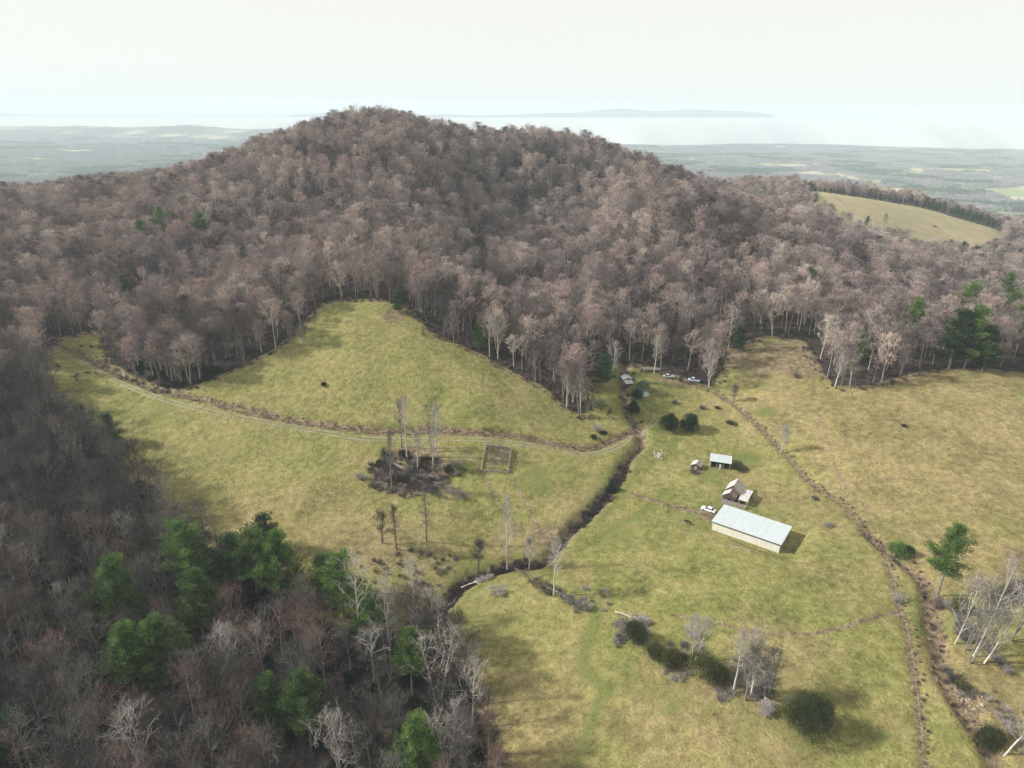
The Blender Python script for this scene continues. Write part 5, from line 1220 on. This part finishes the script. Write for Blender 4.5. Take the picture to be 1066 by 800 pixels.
# ================================================================ cattle, posts, fences
def cow(u, v, yaw, lab):
    x, y = hit(u, v); me_ = bpy.data.meshes.new('cow')
    V = [(0, 0, 1.0), (-.7, 0, 1.02), (.55, 0, 1.03), (.95, 0, 1.2), (1.25, 0, 1.1), (1.5, 0, .95),  # 0 belly,1 rump,2 shoulder,3 neck,4 head,5 muzzle
         (-.75, .22, .6), (-.82, .22, .3), (-.75, .22, .04), (-.75, -.22, .6), (-.82, -.22, .3), (-.75, -.22, .04),
         (.55, .2, .6), (.5, .2, .32), (.52, .2, .04), (.55, -.2, .6), (.5, -.2, .32), (.52, -.2, .04), (-.98, 0, .9), (-1.02, 0, .5), (1.2, .22, 1.2), (1.2, -.22, 1.2)]
    E = [(0, 1), (0, 2), (2, 3), (3, 4), (4, 5), (1, 6), (6, 7), (7, 8), (1, 9), (9, 10), (10, 11), (2, 12), (12, 13), (13, 14), (2, 15), (15, 16), (16, 17), (1, 18), (18, 19), (4, 20), (4, 21)]
    rad = [.38, .34, .34, .2, .17, .11, .14, .07, .06, .14, .07, .06, .12, .065, .06, .12, .065, .06, .05, .03, .05, .05]
    me_.from_pydata(V, E, []); o = mobj('cow', me_, None, (x, y, zt(x, y))); o.rotation_euler = (0, 0, yaw)
    sk = o.modifiers.new('skin', 'SKIN'); 
    for i, s in enumerate(me_.skin_vertices[0].data if me_.skin_vertices else []): s.radius = (rad[i], rad[i]*(.8 if i < 3 else 1)); s.use_root = (i == 0)
    if not me_.skin_vertices: print('no skin data')
    sb_ = o.modifiers.new('sub', 'SUBSURF'); sb_.levels = 1; sb_.render_levels = 2
    me_.materials.append(M['dark']); return tag(o, lab, 'cow')
def with_skin(fn, *a):
    return fn(*a)
cow(716, 547, R(160), 'black cow standing in the grass left of the white car')
def posts(name, P, step, lab, cat, h=1.25, rails=0, m='greywood', r0=.07, maxn=95):
    r = random.Random(len(P)); b = empty(name, (P[0][0], P[0][1], zt(*P[0])), 0, lab, cat); pts_ = []; d = step
    for i in range(len(P)-1):
        d += np.linalg.norm(P[i+1]-P[i])
        if d >= step and len(pts_) < maxn: d = 0; pts_.append(P[i])
    o = np.array([P[0][0], P[0][1], zt(*P[0])]); tops = []
    for p in pts_:
        z = zt(*p); c = np.array([p[0], p[1], z])-o; hh = h*r.uniform(.85, 1.1); tp = c+np.array([r.uniform(-.08, .08), r.uniform(-.08, .08), hh])
        K = MB(); K.tube([c-np.array([0, 0, .4]), tp], [r0, r0*.9], 6, cap=True); part('post', K, m, b); tops.append((c, tp))
    K = MB()
    for (c0, t0), (c1, t1) in zip(tops[:-1], tops[1:]):
        for f in ((.35, .62, .9) if not rails else (.4, .85)):
            K.tube([c0+(t0-c0)*f, c1+(t1-c1)*f], [.012 if not rails else .06]*2, 4)
    part('wire' if not rails else 'rail', K, 'greywood', b); return b
posts('wire_fence', FENCE[(FENCE[:, 1] > 95)], 4.2, 'wire fence on wooden posts dividing farm yard from the right pasture', 'fence')
posts('track_fence', path([(205, 427), (260, 438), (330, 450), (380, 456)]), 5.5, 'worn post fence along the track across the left meadow', 'fence')
posts('log_rail', path([(758, 569), (775, 575), (792, 580)]), 2.1, 'low broken rail fence in the grass below the long barn', 'fence', .7, 1, r0=.12)
for (u, v, h, lab) in [(855, 603, 2.6, 'pale dead snag standing alone right of the long barn'), (706, 415, 3.2, 'thin pole among the small bushes above the round dark bushes'), (710, 465, 1.4, 'lone short post left of the open shed'), (847, 512, 2.0, 'dark post in the fence line right of the barn'), (724, 542, 1.5, 'leaning grey post near the black cow'), (712, 553, 1.3, 'short post below the black cow'), (702, 517, 1.1, 'dark stub post in the grass left of the small sheds'), (779, 486, 2.2, 'white post at the end of the green scrub by the open shed')]:
    x, y = hit(u, v); K = MB(); K.tube([(0, 0, -.4), (.05, .02, h*.5), (.12, 0, h)], [.13, .11, .06], 7, cap=True)
    if h > 2.5: K.tube([(.06, 0, h*.6), (.5, .1, h*.85)], [.05, .02], 5); K.tube([(.07, 0, h*.7), (-.4, .1, h*.95)], [.05, .02], 5)
    tag(mobj('post', K.mesh('post', [M['greywood' if 'dark' not in lab else 'dwood']]), None, (x, y, zt(x, y))), lab, 'post')
# far farm buildings on the plain
def far_house(u, v, yaw, Lh, lab):
    d = ray(u, v); t = np.arange(1150, 9000, 5.0)/d[1]; p = t[:, None]*d; z = ztv(p[:, 0], p[:, 1]); i = int(np.argmax(CAMZ+p[:, 2] < z)); x, y = p[i, 0], p[i, 1]
    b = empty('far_barn', (x, y, zt(x, y)), yaw, lab, 'barn', None); w = Lh*.45
    part('wall', gwall(-w/2, w/2, -Lh/2, Lh/2, 4, 8, -3), 'carw', b); A, B = gable(-w/2, w/2, -Lh/2, Lh/2, 4, 8, .2, .5); part('roof', A, 'roofw', b); part('roof', B, 'roofw', b)
for (u, v, yaw, Lh, lab) in [(925, 176, .4, 34, 'white speck of a barn above the straw field on the far plain'), (932, 178, 1.2, 24, 'white farmhouse right of the barn above the far straw field'), (744, 159, .2, 40, 'white farm building far off beyond the right ridge crest'), (1000, 188, .9, 30, 'small white building on the plain near the right edge'), (850, 172, .5, 36, 'white building on the far plain left of the straw field'), (128, 188, .1, 60, 'long pale roof on the far plain behind the left ridge'), (1043, 192, .6, 26, 'pale building on the plain at the right edge')]:
    far_house(u, v, yaw, Lh, lab)
